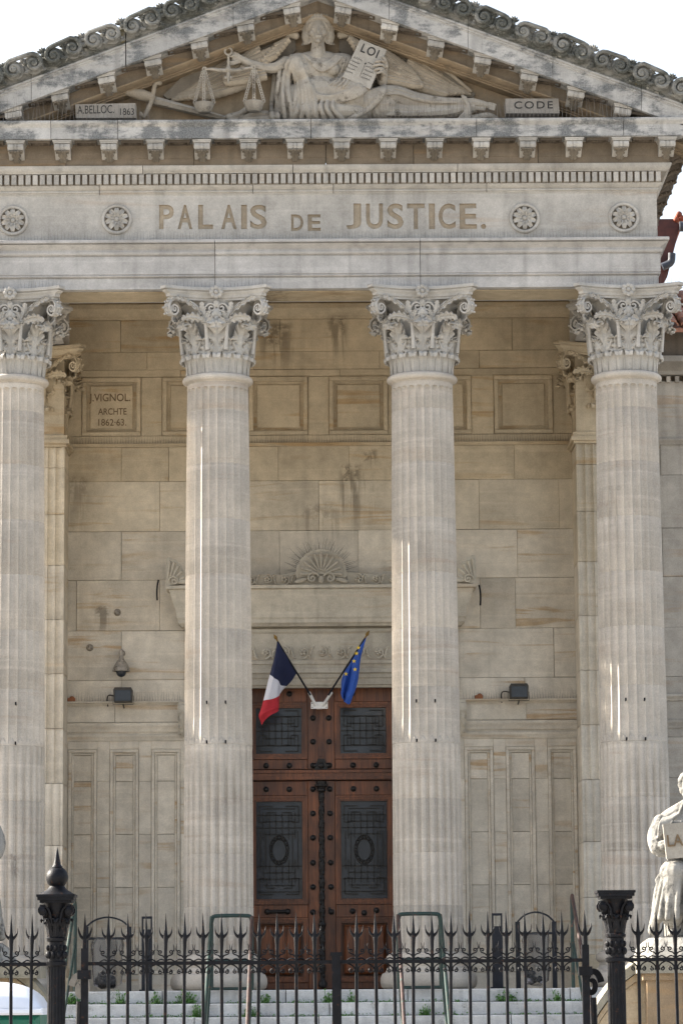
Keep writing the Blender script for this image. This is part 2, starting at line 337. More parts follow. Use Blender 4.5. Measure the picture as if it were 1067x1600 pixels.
def acanthus(mb, path, side, width, fingers=5, th=.016, nu=46, nv=15, prof=None, rise=.16):
    """deeply cut leaf: fingers that point up and outward, scooped between, on a strong midrib"""
    pts = cr(path, 60); s0 = V(side).normalized(); fr = []; bk = []
    def P(u):
        u = min(max(u, 0), 1)*59; j = min(int(u), 58); t = u-j; p = pts[j].lerp(pts[j+1], t); tn = (pts[min(j+1, 59)]-pts[max(j-1, 0)]).normalized(); return p, s0.cross(tn).normalized()
    for i in range(nu):
        u = i/(nu-1); ph = (u*fingers) % 1.0; w0 = width*(prof(u) if prof else (1.0-.12*u if u < .8 else (.90-.6*(u-.8)/.2)))
        tooth = .40+.60*math.sin(PI*min(1, ph*1.02))**.55
        for j in range(nv):
            v = j/(nv-1)*2-1; a = abs(v); e = 1-(1-tooth)*a**1.3
            p, nn = P(u+rise*a*a*(1-u*.7)); sc_ = math.sin(PI*ph)
            h = w0*(-.06*a*a+.17*sc_*a*(1-.3*a)-.17*(1-sc_)*a+(.13 if a < .08 else .05*max(0, 1-a*3)))
            q = p+s0*(v*w0/2*e)+nn*h; fr.append(q); bk.append(q-nn*th)
    fs = []; o = nu*nv
    for i in range(nu-1):
        for j in range(nv-1): a = i*nv+j; fs.append((a, a+1, a+nv+1, a+nv)); fs.append((o+a, o+a+nv, o+a+nv+1, o+a+1))
    rim = list(range(nv))+[i*nv+nv-1 for i in range(1, nu)]+[(nu-1)*nv+j for j in range(nv-2, -1, -1)]+[i*nv for i in range(nu-2, 0, -1)]
    for a, b in zip(rim, rim[1:]+rim[:1]): fs.append((a, o+a, o+b, b))
    mb.add(fr+bk, fs)
def remesh(mb, name, mat, voxel, smooth=4, parent=None, crease=None):
    """fuse overlapping forms into one continuous carved surface"""
    me = mb.mesh(name, mat, 0); o = bpy.data.objects.new(name, me); COL.objects.link(o)
    md = o.modifiers.new('r', 'REMESH'); md.mode = 'VOXEL'; md.voxel_size = voxel; md.use_smooth_shade = True
    if smooth: s2 = o.modifiers.new('s', 'SMOOTH'); s2.factor = .5; s2.iterations = smooth
    dg = bpy.context.evaluated_depsgraph_get(); dg.update(); me2 = bpy.data.meshes.new_from_object(o.evaluated_get(dg)); me2.name = name
    o.modifiers.clear(); o.data = me2; bpy.data.meshes.remove(me)
    me2.polygons.foreach_set('use_smooth', [True]*len(me2.polygons))
    if not me2.materials: me2.materials.append(mat)
    if parent: o.parent = parent
    return o
def text_mesh(body, name, mat, thick=.01, fat=0., spacing=1.):
    c = bpy.data.curves.new('t', 'FONT'); c.body = body; c.extrude = .5; c.offset = fat; c.space_character = spacing; c.resolution_u = 4
    o = bpy.data.objects.new('t', c); COL.objects.link(o); dg = bpy.context.evaluated_depsgraph_get(); dg.update()
    me = bpy.data.meshes.new_from_object(o.evaluated_get(dg)); bpy.data.objects.remove(o); bpy.data.curves.remove(c)
    xs = [v.co.x for v in me.vertices]; ys = [v.co.y for v in me.vertices]
    x0, x1, y0, y1 = min(xs), max(xs), min(ys), max(ys)
    for v in me.vertices: v.co = V(((v.co.x-x0)/(x1-x0)-.5, -v.co.z*2*thick/2, (v.co.y-y0)/(y1-y0)-.5))   # unit box in x,z; front at -y
    me.name = name; me.materials.clear(); me.materials.append(mat); me.polygons.foreach_set('use_smooth', [False]*len(me.polygons)); return me
def lettering(body, name, mat, cx, cz, wd, ht, y, parent, thick=.008, fat=.0, tilt=0, spacing=1.):
    me = text_mesh(body, name, mat, thick, fat, spacing)
    return put(name, me, parent, mx=Matrix.Translation((cx, y, cz)) @ Matrix.Rotation(tilt, 4, 'Y') @ Matrix.Diagonal((wd, 1, ht, 1)))

# ================================================================== SETTING
g_ = MB(); g_.add([(-900, -900, 0), (900, -900, 0), (900, 900, 0), (-900, 900, 0)], [(0, 1, 2, 3)])
tag(g_.build('ground', M['ground'], smooth=0), kind='structure')
PZ = 2.2; YE = -1.15                     # platform top and its front edge
YW = 4.2                                 # portico back wall face
b = MB(); b.box(-9.6, 9.6, YE+.36, YW+.6, .004, PZ-.004)
tag(b.build('platform', M['side'], smooth=0), kind='structure')
steps = tag(empty('front_steps'), kind='structure')
RIS, TRE = PZ/13, .33
for k in range(13):
    zt = PZ-k*RIS; x = -4.05; i = 0
    while x < 4.05:
        L = random.uniform(1.5, 2.9); x1 = min(4.05, x+L)
        if 4.05-x1 < .5: x1 = 4.05
        dz = random.uniform(-.004, .004)
        mb = MB(); mb.block(x+.005, x1-.005, zt-RIS, zt+dz, YE-k*TRE-random.uniform(0, .012), YE-k*TRE+.36, .014)
        mb.build('step_block', M['step'], steps, 0); x = x1

# ================================================================== COURTHOUSE
CH = tag(empty('courthouse'), 'pale stone courthouse front with four fluted columns under a carved triangular pediment', 'building')

# ---------------- columns
COLX = (-4.2, -1.4, 1.4, 4.2)
SH0, SH1, RB, RT = 2.68, 10.40, .470, .418
def shaft_r(z): t = (z-SH0)/(SH1-SH0); return RB-(RB-RT)*(t**1.6)
NF = 24; ZC = 5.44; ZF = 10.33
TS = [-1, -.86, -.6, -.3, 0, .3, .6, .86]         # samples over a flute, next flute begins after the fillet
FW = .41                                          # half width of a flute as share of the pitch
def ring(z):
    Rz = shaft_r(z); out = []
    hw = PI*2/NF*FW*Rz
    for k in range(NF):
        for t in TS:
            a = 2*PI*(k+.5)/NF+t*FW*2*PI/NF; d = 0.
            if z > ZC:
                dep = .044*math.sqrt(max(0, 1-t*t))
                if z > ZF-hw*1.1:
                    q = ((z-(ZF-hw*1.1))/(hw*1.1))**2+t*t; dep = .044*math.sqrt(max(0, 1-t*t))*max(0, 1-q)**.22 if q < 1 else 0
                if z < ZC+.11: # the cable's rounded head rises into the flute
                    q = ((z-ZC)/.11)**2+t*t*1.02; dep = .008 if q < .86 else dep
                d = dep*(.35+.65*min(1, max(0, (z-ZC)/.4)))
            else: d = .056*(1-math.sqrt(max(0, 1-(t*.97)**2)))+(.006 if abs(t) > .8 and abs(t) < 1 else 0)
            out.append((math.cos(a)*(Rz-d), math.sin(a)*(Rz-d), z))
    return out
JO = [SH0, 3.30, 4.0, 4.72, 5.46, 6.22, 7.02, 7.77, 8.52, 9.28, 10.02, SH1]
drums = []
for z0, z1 in zip(JO, JO[1:]):
    zs = {z0, z0+.009, z1-.009, z1, (z0+z1)/2}
    for c0 in (ZC+.001, ZC+.02, ZC+.05, ZC+.08, ZC+.1, ZC+.115, ZF-.13, ZF-.09, ZF-.06, ZF-.035, ZF-.015, ZF-.004, ZF+.002):
        if z0+.02 < c0 < z1-.02: zs.add(c0)
    zs = sorted(zs); mb = MB(); n = NF*len(TS); vs_ = []; fs = []
    for i, z in enumerate(zs):
        rg = ring(z); k = .988 if i in (0, len(zs)-1) else 1
        vs_ += [(x*k, y*k, z) for x, y, _ in rg]
    for i in range(len(zs)-1):
        for q in range(n): q2 = (q+1) % n; fs.append((i*n+q, i*n+q2, i*n+n+q2, i*n+n+q))
    mb.add(vs_, fs); drums.append(mb.mesh('drum', M['column'], 28))
mb = MB()
mb.lathe([(.40, 0), (.59, 0), (.63, .03), (.648, .09), (.645, .15), (.62, .205), (.575, .225), (.572, .245), (.545, .262), (.522, .30), (.53, .345), (.548, .352), (.562, .375), (.566, .405), (.555, .44), (.53, .452), (.528, .47), (.50, .474), (.485, .485), (.4, .485)], 64)
base_me = mb.mesh('base', M['column'], 40)
mb = MB(); mb.lathe([(.40, 0), (.418, 0), (.425, .012), (.455, .02), (.478, .04), (.484, .065), (.476, .09), (.455, .108), (.43, .115), (.40, .115)], 64)
astragal_me = mb.mesh('astragal', M['column'], 40)

def frame4(k):   # rotation about z by quarter turns
    return Matrix.Rotation(PI/2*k, 3, 'Z')
def capital_mesh(name, mat):
    mb = MB(); cx = lambda a, r, z: V((r*math.sin(a), -r*math.cos(a), z))
    mb.lathe([(.39, 0), (.402, .02), (.39, .22), (.37, .35), (.37, .6), (.40, .82), (.50, .97), (.50, 1.0), (.3, 1.0)], 40)
    for k in range(22):   # collar of upright water leaves
        a = 2*PI*k/22; sd = V((math.cos(a), math.sin(a), 0))
        leaf(mb, [cx(a, .412, .0), cx(a, .424, .10), cx(a, .438, .19), cx(a, .468, .232), cx(a, .488, .225), cx(a, .482, .195)], sd, .125, lambda u: .92 if u < .75 else .92-.2*(u-.75)/.25, 1, .0, .024, .18, .0, 10, 7)
        a += PI/22; mb.tube([cx(a, .425, .0), cx(a, .43, .2)], .009, 5)
    ap = lambda u: (.62+.42*math.sin(PI*min(1, u*1.15))) if u < .8 else .9-.55*(u-.8)/.2
    for k in range(8):    # eight acanthus leaves with curling tips
        a = PI/4*k; sd = V((math.cos(a), math.sin(a), 0))
        acanthus(mb, [cx(a, .425, .22), cx(a, .44, .34), cx(a, .455, .47), cx(a, .49, .58), cx(a, .55, .66), cx(a, .61, .675), cx(a, .64, .63), cx(a, .625, .58)], sd, .29, 6)
        for q in range(-2, 3): mb.ell(cx(a+q*.075, .632-.012*abs(q), .655-.012*abs(q)), (.026, .026, .03), nu=7, nv=5)
        a += PI/8; sd = V((math.cos(a), math.sin(a), 0))
        acanthus(mb, [cx(a, .425, .22), cx(a, .43, .32), cx(a, .44, .41), cx(a, .475, .46), cx(a, .50, .44)], sd, .27, 5, nu=36, nv=11)
    for k in range(4):
        F = frame4(k); X = lambda x, y, z: F @ V((x, y, z))
        for s in (-1, 1):
            # stem with ring and calyx
            mb.tube(cr([X(s*.125, -.478, .30), X(s*.135, -.498, .5), X(s*.145, -.505, .66)], 6), [.03, .027, .026, .025, .025, .03], 8)
            for zz, r2 in ((.655, .045), (.68, .05), (.70, .042)): mb.ell(X(s*.146, -.505, zz), (r2, r2, .014), nu=10, nv=5)
            # great volute under the abacus corner
            c = V((s*.590, -.60, .84)); ax = V((s*.86, -.5, 0)).normalized(); az = V((0, 0, 1))
            sp = spiral(c, ax, az, .135, .022, 2.0, PI*.62, 40, -1)
            arm = cr([V((s*.15, -.49, .70)), V((s*.22, -.50, .83)), V((s*.36, -.53, .95)), sp[0]], 12)[:-1]
            nrm = ax.cross(az)
            pts = [F @ p for p in arm+sp]; m_ = F @ nrm
            mb.ribbon(pts, m_, lambda u: .04+.055*min(1, u*2.4), lambda u: .027-.010*u)
            mb.ell(F @ (c), (.035, .035, .035), nu=8, nv=6)
            for q in range(5):   # beaded outer edge
                a = 1.9-q*.62; p = c+ax*(.145*math.cos(a))+az*(.145*math.sin(a)); mb.ell(F @ (p+nrm*0), (.019, .019, .017), nu=7, nv=5)
            # inner helix
            c2 = V((s*.070, -.515, .865)); sp2 = spiral(c2, V((-s, 0, 0)), az, .075, .018, 1.4, PI*.9, 24, -1)
            arm2 = cr([V((s*.145, -.49, .70)), V((s*.165, -.50, .80)), V((s*.150, -.512, .88)), sp2[0]], 8)[:-1]
            mb.ribbon([F @ p for p in arm2+sp2], F @ V((0, 1, 0)), .05, .022)
            # fronds above and below the volute arm
            sd = F @ V((s*.35, -.25, .9)).normalized()
            leaf(mb, [X(s*.15, -.52, .72), X(s*.24, -.55, .83), X(s*.36, -.595, .92), X(s*.47, -.64, .975), X(s*.54, -.665, .975)], sd, .13, ap, 6, .55, .015, .2, .3, 36, 9)
            leaf(mb, [X(s*.155, -.50, .69), X(s*.26, -.535, .73), X(s*.38, -.565, .735), X(s*.47, -.59, .70)], F @ V((0, -.55, .8)), .15, ap, 5, .5, .015, .2, .2, 20, 9)
            leaf(mb, [X(s*.135, -.50, .71), X(s*.11, -.53, .78), X(s*.09, -.55, .83)], F @ V((s, 0, .2)), .08, ap, 3, .4, .012, .2, .2, 12, 7)
            leaf(mb, [X(s*.15, -.50, .71), X(s*.19, -.53, .84), X(s*.20, -.56, .95)], F @ V((1, 0, 0)), .10, ap, 4, .4, .012, .2, .2, 14, 7)
        # middle lily
        for dx, dz, rr in ((0, .80, .05), (-.04, .775, .035), (.04, .775, .035), (0, .73, .035)): mb.ell(X(dx, -.53, dz), (rr, rr*.8, rr*1.3), nu=8, nv=6)
        mb.ell(X(0, -.52, .93), (.045, .04, .06), nu=8, nv=6)
        # fleuron on the abacus
        p = X(0, -.60, 1.075); mb.ell(p, (.032, .032, .032), nu=8, nv=6)
        for q in range(8):
            a = 2*PI*q/8; d = F @ V((math.cos(a)*.062, .004, math.sin(a)*.062)); mb.ell(p+d, (.034, .026, .034), nu=8, nv=6)
    def plan(sv):
        out = []
        for k in range(4):
            F = frame4(k)
            for i in range(17):
                t = i/16*2-1; x = .685*t; y = -.755+.20*(1-t*t)
                out.append(F @ V((x*sv, y*sv, 0)))
        return out
    lay = [(.87, .975), (.87, 1.005), (.90, 1.01), (.905, 1.045), (.93, 1.06), (.965, 1.078), (.97, 1.088), (.95, 1.092), (.95, 1.10), (1.0, 1.105), (1.0, 1.14), (.985, 1.15)]
    vs_ = []; fs = []; n = 68
    for sv, z in lay: vs_ += [(p.x, p.y, z) for p in plan(sv)]
    for i in range(len(lay)-1):
        for q in range(n): q2 = (q+1) % n; fs.append((i*n+q, i*n+q2, i*n+n+q2, i*n+n+q))
    fs += [tuple(reversed(range(n))), tuple((len(lay)-1)*n+q for q in range(n))]
    mb.add(vs_, fs); return mb.mesh(name, mat, 40)
cap_me = capital_mesh('capital', M['capital'])
nail_mb = MB(); nail_mb.tube([(0, 0, 0), (0, -.05, .004)], .010, 6); nail_mb.tube([(0, -.045, -.0), (0, -.052, .035)], .012, 6); hook_me = nail_mb.mesh('hook', M['iron'])
for x in COLX:
    c = empty('column', (x, 0, 0), CH)
    put('base', base_me, c, (0, 0, PZ)); put('astragal', astragal_me, c, (0, 0, SH1)); put('capital', cap_me, c, (0, 0, 10.52))
    for dme in drums: put('drum', dme, c)
    for (a, z) in ((-.32, 6.0), (.25, 6.0), (-.32, 5.47), (.25, 5.47)):
        r = shaft_r(z)-.01; put('hook', hook_me, c, (r*math.sin(a), -r*math.cos(a), z))

# ---------------- entablature: U-shaped courses returning along both sides
EX, EY, YB = 4.63, -.43, 8.4
def u_course(mb, prof):
    k = len(prof); vs_ = []; fs = []
    for (off, z) in prof:
        vs_ += [(-EX-off, YB, z), (-EX-off, EY-off, z), (EX+off, EY-off, z), (EX+off, YB, z)]
    for i in range(k-1):
        for q in range(3): fs.append((i*4+q, i*4+q+1, i*4+5+q, i*4+4+q))
    mb.add(vs_, fs)
def front_course(name, prof, mat, joints, parent, inner=.86, gap=.004, sides=True, side_mat=None):
    """a front run of dressed stones sharing one moulded profile, with mitred returns along the sides"""
    o0 = max(p[0] for p in prof); xs = [None]+list(joints)+[None]; out = []
    for a, b_ in zip(xs, xs[1:]):
        mb = MB(); k = len(prof); vs_ = []; fs = []
        for (off, z) in prof:
            xa = -EX-off if a is None else a+gap; xb = EX+off if b_ is None else b_-gap
            vs_ += [(xa, EY-off, z), (xb, EY-off, z)]
        for (z) in (prof[-1][1], prof[0][1]):
            xa = -EX if a is None else a+gap; xb = EX if b_ is None else b_-gap
            vs_ += [(xa, EY+inner, z), (xb, EY+inner, z)]
        n = k+2
        for i in range(n): j = (i+1) % n; fs.append((i*2, i*2+1, j*2+1, j*2))
        fs += [tuple(i*2 for i in range(n)), tuple(i*2+1 for i in reversed(range(n)))]
        mb.add(vs_, fs); out.append(mb.build(name, mat, parent, 30))
    if sides:
        for s in (-1, 1):
            mb = MB(); vs_ = []; fs = []; k = len(prof)
            for (off, z) in prof: vs_ += [(s*(EX+off), EY-off+.002, z), (s*(EX+off), YB, z)]
            for z in (prof[-1][1], prof[0][1]): vs_ += [(s*(EX-inner), EY+inner, z), (s*(EX-inner), YB, z)]
            n = k+2
            for i in range(n): j = (i+1) % n; fs.append((i*2, i*2+1, j*2+1, j*2))
            fs += [tuple(i*2 for i in range(n)), tuple(i*2+1 for i in reversed(range(n)))]
            mb.add(vs_, fs); mb.build(name, side_mat or mat, parent, 30)
    return out
ent = empty('entablature', (0, 0, 0), CH)
Z = dict(a0=11.672, a1=11.855, a2=12.15, a3=12.34, f1=13.0, d0=13.115, d1=13.262, b1=13.36, m1=13.66, c1=13.868, top=13.912)
front_course('architrave_stone', [(-.03, Z['a0']), (0, Z['a0']+.002), (0, 11.822), (-.012, 11.826), (-.012, 11.836), (.02, 11.842), (.03, 11.855), (.02, 11.868), (.016, 11.872), (.03, 11.876), (.03, 12.12), (.018, 12.125), (.018, 12.137), (.05, 12.145), (.062, 12.165), (.062, 12.185), (.045, 12.192), (.045, 12.215), (.07, 12.235), (.11, 12.265), (.125, 12.275), (.10, 12.28), (.10, 12.288), (.145, 12.295), (.145, 12.332), (.13, Z['a3'])],
             M['archi'], (-4.0, -1.42, 1.38, 4.0)[1:3], ent)
frz = front_course('frieze_stone', [(-.01, Z['a3']), (0, Z['a3']), (0, 12.985), (.004, 12.99), (.004, Z['f1'])], M['frieze'], (), ent)
front_course('frieze_crown_stone', [(0, Z['f1']), (.012, Z['f1']), (.012, 13.015), (.035, 13.022), (.035, 13.04), (.022, 13.045), (.022, 13.055), (.04, 13.062), (.07, 13.09), (.075, 13.095), (.075, Z['d0'])], M['frieze'], (-3.0, -.9, .2, 2.3), ent)
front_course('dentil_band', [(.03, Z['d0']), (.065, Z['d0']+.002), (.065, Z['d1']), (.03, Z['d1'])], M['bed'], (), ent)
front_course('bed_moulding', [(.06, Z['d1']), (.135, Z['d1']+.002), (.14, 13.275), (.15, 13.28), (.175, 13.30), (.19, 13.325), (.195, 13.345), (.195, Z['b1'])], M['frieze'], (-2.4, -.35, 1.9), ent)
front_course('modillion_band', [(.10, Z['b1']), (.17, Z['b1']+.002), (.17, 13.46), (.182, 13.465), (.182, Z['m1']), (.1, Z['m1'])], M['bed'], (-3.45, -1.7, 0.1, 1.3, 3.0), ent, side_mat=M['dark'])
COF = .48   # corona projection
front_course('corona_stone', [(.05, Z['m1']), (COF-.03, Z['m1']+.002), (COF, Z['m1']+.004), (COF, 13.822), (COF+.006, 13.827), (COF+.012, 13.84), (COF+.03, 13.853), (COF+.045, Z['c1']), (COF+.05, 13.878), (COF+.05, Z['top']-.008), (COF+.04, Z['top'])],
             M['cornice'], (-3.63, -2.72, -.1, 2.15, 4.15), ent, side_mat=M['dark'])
# incised lettering cut out of the frieze
def cut_letters():
    lt = []
    rows = (('PALAIS', (249, 272, 278, 301, 310, 333, 346, 370, 377, 386, 391, 417), 320, 358), ('DE', (455, 474, 481, 501), 335, 361), ('JUSTICE.', (541, 564, 572, 598, 605, 630, 636, 663, 670, 679, 685, 711, 718, 744, 751, 759), 318, 358))
    for body, xs, y0, y1 in rows:
        for i, ch in enumerate(body):
            x0, x1 = xs[2*i], xs[2*i+1]; ya = y0
            if ch == '.': ya = y1-8
            p = at(x0, y1, EY); q = at(x1, ya, EY)
            me = text_mesh(ch, 'cut', M['cut'], .06, .024)
            lt.append(put('cut', me, None, mx=Matrix.Translation(((p.x+q.x)/2, EY-.002, (p.z+q.z)/2)) @ Matrix.Diagonal((q.x-p.x, 1, q.z-p.z, 1))))
    f0 = frz[0]
    for o in lt:
        md = f0.modifiers.new('b', 'BOOLEAN'); md.operation = 'DIFFERENCE'; md.object = o; md.solver = 'EXACT'; md.material_mode = 'TRANSFER'
    dg = bpy.context.evaluated_depsgraph_get(); dg.update(); me = bpy.data.meshes.new_from_object(f0.evaluated_get(dg))
    me.polygons.foreach_set('use_smooth', [False]*len(me.polygons)); f0.modifiers.clear(); f0.data = me
    for o in lt: bpy.data.objects.remove(o)
cut_letters()
# fine joints and dentils, brackets, coffers
mb = MB(); mb.box(-.033, .033, -.062, .01, .006, .138); dentil_me = mb.mesh('dentil', M['frieze'], 0)
for i in range(-48, 49): put('dentil', dentil_me, ent, (i*.0968, EY-.068, Z['d0']))
def modillion_mesh():
    mb = MB()
    # cap
    mb.box(-.128, .128, -.62, 0, .255, .285); mb.box(-.115, .115, -.60, 0, .225, .2548)
    prof = [(0, .224), (-.52, .224), (-.575, .215), (-.595, .18), (-.59, .14), (-.56, .105), (-.51, .095), (-.46, .10), (-.40, .10), (-.28, .075), (-.16, .03), (-.08, .0), (0, -.01)]
    def strip(x0, x1, k):
        vs_ = [(x0, y*k, z) for y, z in prof]+[(x1, y*k, z) for y, z in prof]; n = len(prof)
        mb.add(vs_, [tuple(range(n)), tuple(reversed(range(n, 2*n)))]+[(i, i+n, (i+1) % n+n, (i+1) % n) for i in range(n)])
    strip(-.105, -.035, 1); strip(-.034, -.016, .965); strip(-.015, .015, 1.0); strip(.016, .034, .965); strip(.035, .105, 1)
    for s in (-1, 1): mb.lathe([(0, -.004), (.045, -.004), (.05, .0), (.0, .008)], 14, Mx=Matrix.Translation((s*.106, -.53, .155)) @ Matrix.Rotation(s*PI/2, 4, 'Y'))
    mb.cur = 1
    for i in range(-2, 3):   # leaf tip curling under the scroll
        mb.ell((i*.038, -.545+abs(i)*.012, .088-.006*(2-abs(i))), (.025, .05, .024), nu=8, nv=6)
    leaf(mb, [(0, -.53, .07), (0, -.42, .055), (0, -.30, .04), (0, -.15, -.01), (0, -.02, -.045)], (1, 0, 0), .19, lambda u: .8+.2*math.sin(u*6), 4, .45, .03, -.3, .2, 18, 9)
    mb.v = [(x, y*.46, .285+(z-.285)*.72) for x, y, z in mb.v]
    return mb.mesh('modillion', [M['modil'], M['modleaf']], 40)
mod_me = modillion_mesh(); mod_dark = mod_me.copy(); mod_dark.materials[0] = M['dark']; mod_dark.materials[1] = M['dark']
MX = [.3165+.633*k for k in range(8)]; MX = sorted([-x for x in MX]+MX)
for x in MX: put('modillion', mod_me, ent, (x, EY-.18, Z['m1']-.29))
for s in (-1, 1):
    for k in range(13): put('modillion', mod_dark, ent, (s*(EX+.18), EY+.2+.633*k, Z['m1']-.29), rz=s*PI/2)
mb = MB()
for a0, a1, z0, z1 in ((-.15, .15, .13, .16), (-.15, .15, -.16, -.13), (-.15, -.12, -.13, .13), (.12, .15, -.13, .13)): mb.box(a0, a1, z0, z1, -.035, .0)
for q in range(8): a = 2*PI*q/8; mb.ell((.05*math.cos(a), .05*math.sin(a), -.012), (.035, .02, .03), Euler((0, 0, a)), 8, 6)
mb.ell((0, 0, -.02), (.025, .025, .03), nu=8, nv=6)
mb.v = [(x, y*.5, z) for x, y, z in mb.v]
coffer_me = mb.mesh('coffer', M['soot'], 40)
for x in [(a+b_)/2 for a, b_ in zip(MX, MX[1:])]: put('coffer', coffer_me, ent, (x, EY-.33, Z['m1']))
# frieze rosettes
ro = MB(); ro.lathe([(.165, 0), (.165, .02), (.175, .035), (.20, .038), (.212, .025), (.215, 0)], 48, Mx=Matrix.Rotation(PI/2, 4, 'X')); ro.lathe([(0, 0.0), (.166, .0), (.166, .002), (0, .002)], 40, Mx=Matrix.Rotation(PI/2, 4, 'X'))
ro.m = [0]*48*6+[1]*(len(ro.f)-48*6) if False else ro.m; ro_me = ro.mesh('rosette', M['frieze'], 30); gd = MB(); gd.lathe([(0, 0), (.163, 0), (.163, .006), (0, .006)], 40, Mx=Matrix.Rotation(PI/2, 4, 'X')); gd_me = gd.mesh('shade_disc', M['modleaf'], 30)  # dark disc under the petals: shade and grime between them, as colour
pe = MB(); leaf(pe, [(0, -.012, .03), (0, -.035, .07), (0, -.04, .115), (0, -.02, .155)], (1, 0, 0), .070, lambda u: .35+.65*math.sin(PI*min(1, .15+.75*u)), 1, 0, .012, -.6, 0, 10, 7)
pe_me = pe.mesh('petal', M['frieze'], 40)
ce = MB(); ce.ell((0, -.02, 0), (.035, .03, .035), nu=12, nv=8); ce_me = ce.mesh('boss', M['frieze'], 40)
for (px, py) in ((21, 345), (183, 343), (819, 341), (974, 340)):
    p = at(px, py, EY); r_ = put('rosette', ro_me, CH, (p.x, EY, p.z)); put('boss', ce_me, r_); put('shade_disc', gd_me, r_)
    for q in range(10): put('petal', pe_me, r_, mx=Matrix.Rotation(2*PI*q/10, 4, 'Y'))

# ---------------- pediment
ped = empty('pediment', (0, 0, 0), CH)
SL = .381; C0 = 16.32
def rake_piece(name, prof, mat, xa, xb, s, yb=-.05):
    """moulded stone of the raking cornice between xa and xb on side s; prof = (y, drop below the top line)"""
    mb = MB(); vs_ = []; n = len(prof)+2; pr = list(prof)+[(yb, prof[-1][1]), (yb, prof[0][1])]
    for x in (xa, xb): vs_ += [(s*x, y, C0-SL*x-d) for y, d in pr]
    fs = [(i, (i+1) % n, (i+1) % n+n, i+n) for i in range(n)]+[tuple(range(n)), tuple(reversed(range(n, 2*n)))]
    mb.add(vs_, fs); return mb.build(name, mat, ped, 30)
YC = EY-COF
for s in (-1, 1):
    js = [0.0, 1.15, 2.62, 3.9, 5.6] if s < 0 else [0.0, .98, 2.05, 3.2, 4.4, 5.6]
    for i, (xa, xb) in enumerate(zip(js, js[1:])):
        gp = .011 if (s < 0 and i == 1) else .003
        rake_piece('raking_corona', [(YC, .42), (YC, .628), (YC+.04, .632)][::1], M['cornice'], xa+(.003 if xa else 0), xb-gp, s)
        rake_piece('raking_fillet', [(YC-.045, .335), (YC-.045, .362), (YC-.022, .368), (YC-.022, .395), (YC-.006, .40), (YC-.004, .419)], M['cornice'], xa+(.003 if xa else 0), xb-gp, s)
        rake_piece('gutter_stone', [(YC-.02, .06), (YC-.06, .12), (YC-.06, .19), (YC-.05, .25), (YC-.03, .30), (YC-.035, .334)], M['sima'], xa+(.003 if xa else 0), xb-gp, s)
        rake_piece('raking_modillion_band', [(EY-.16, .633), (EY-.16, .795)], M['bed'], xa, xb, s)
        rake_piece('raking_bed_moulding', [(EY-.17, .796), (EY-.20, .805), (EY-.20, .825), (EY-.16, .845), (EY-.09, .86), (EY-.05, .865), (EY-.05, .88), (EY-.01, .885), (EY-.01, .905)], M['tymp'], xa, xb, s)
    for x in [q for q in MX if q > 0]:
        # brackets of the raking cornice stand upright, their caps sheared to the slope
        sh = Matrix.Identity(4); sh[2][0] = -s*SL
        put('modillion', mod_me, ped, mx=Matrix.Translation((s*x, EY-.16, C0-SL*x-.632-.287)) @ sh)
        if x > .4: put('coffer', coffer_me, ped, mx=Matrix.Translation((s*(x-.3165), EY-.32, C0-SL*(x-.3165)-.633)) @ sh)
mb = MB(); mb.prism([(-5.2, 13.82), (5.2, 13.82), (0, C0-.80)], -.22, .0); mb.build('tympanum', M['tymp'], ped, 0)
# running scroll ornament on the gutter: spirals in pairs with palmette tufts
def scroll_mesh(rA, rB, pitch):
    """two spirals joined by one running stem, on a rounded backing"""
    mb = MB(); A = V((-pitch/2, -.055, 0)); B = V((pitch/2, -.055, -.01)); ex, ez = V((1, 0, 0)), V((0, 0, 1))
    sa = spiral(A, ex, ez, .02, rA, 1.85, PI*.25, 26, -1)[::1]; sb = spiral(B, ex, ez, rB, .02, 1.85, PI*.55, 26, -1)
    pts = sa+cr([sa[-1], (sa[-1]+sb[0])/2+V((0, 0, 0)), sb[0]], 5)[1:-1]+sb; k = len(pts)
    mb.tube([p+V((0, -.03*abs(2*i/k-1), 0)) for i, p in enumerate(pts)], [.010+.022*math.sin(PI*i/(k-1))**.7 for i in range(k)], 7)
    for c, r in ((A, rA), (B, rB)):
        mb.lathe([(0, 0), (r*.95, 0), (r*1.0, .03), (r*.85, .045), (0, .04)], 18, Mx=Matrix.Translation((c.x, .03, c.z)) @ Matrix.Rotation(PI/2, 4, 'X')); mb.ell(c+V((0, -.02, 0)), (.03, .03, .03), nu=8, nv=6)
    for q in range(3): a = 2.2+q*.5; mb.ell(A+V((math.cos(a)*rA*1.05, .01, math.sin(a)*rA*1.02)), (.03, .025, .035), nu=7, nv=5)
    for q in range(3): a = -1.9+q*.5; mb.ell((0.02*q, -.05, -.10+.012*q), (.035, .02, .014), Euler((0, .5, 0)), 7, 5)
    return mb
scr = [scroll_mesh(.138, .128, .27).mesh('scroll', M['sima'], 50), scroll_mesh(.130, .136, .27).mesh('scroll', M['sima'], 50)]
tf = MB()
for q in range(-2, 3): a = q*.42; tf.ell((math.sin(a)*.055, -.02-.01*(2-abs(q)), math.cos(a)*.055), (.018, .028, .045), Euler((0, a, 0)), 8, 6)
tf.ell((0, -.03, -.01), (.035, .035, .035), nu=8, nv=6); tuft_me = tf.mesh('palmette', M['sima'], 50)
rs = random.Random(3)
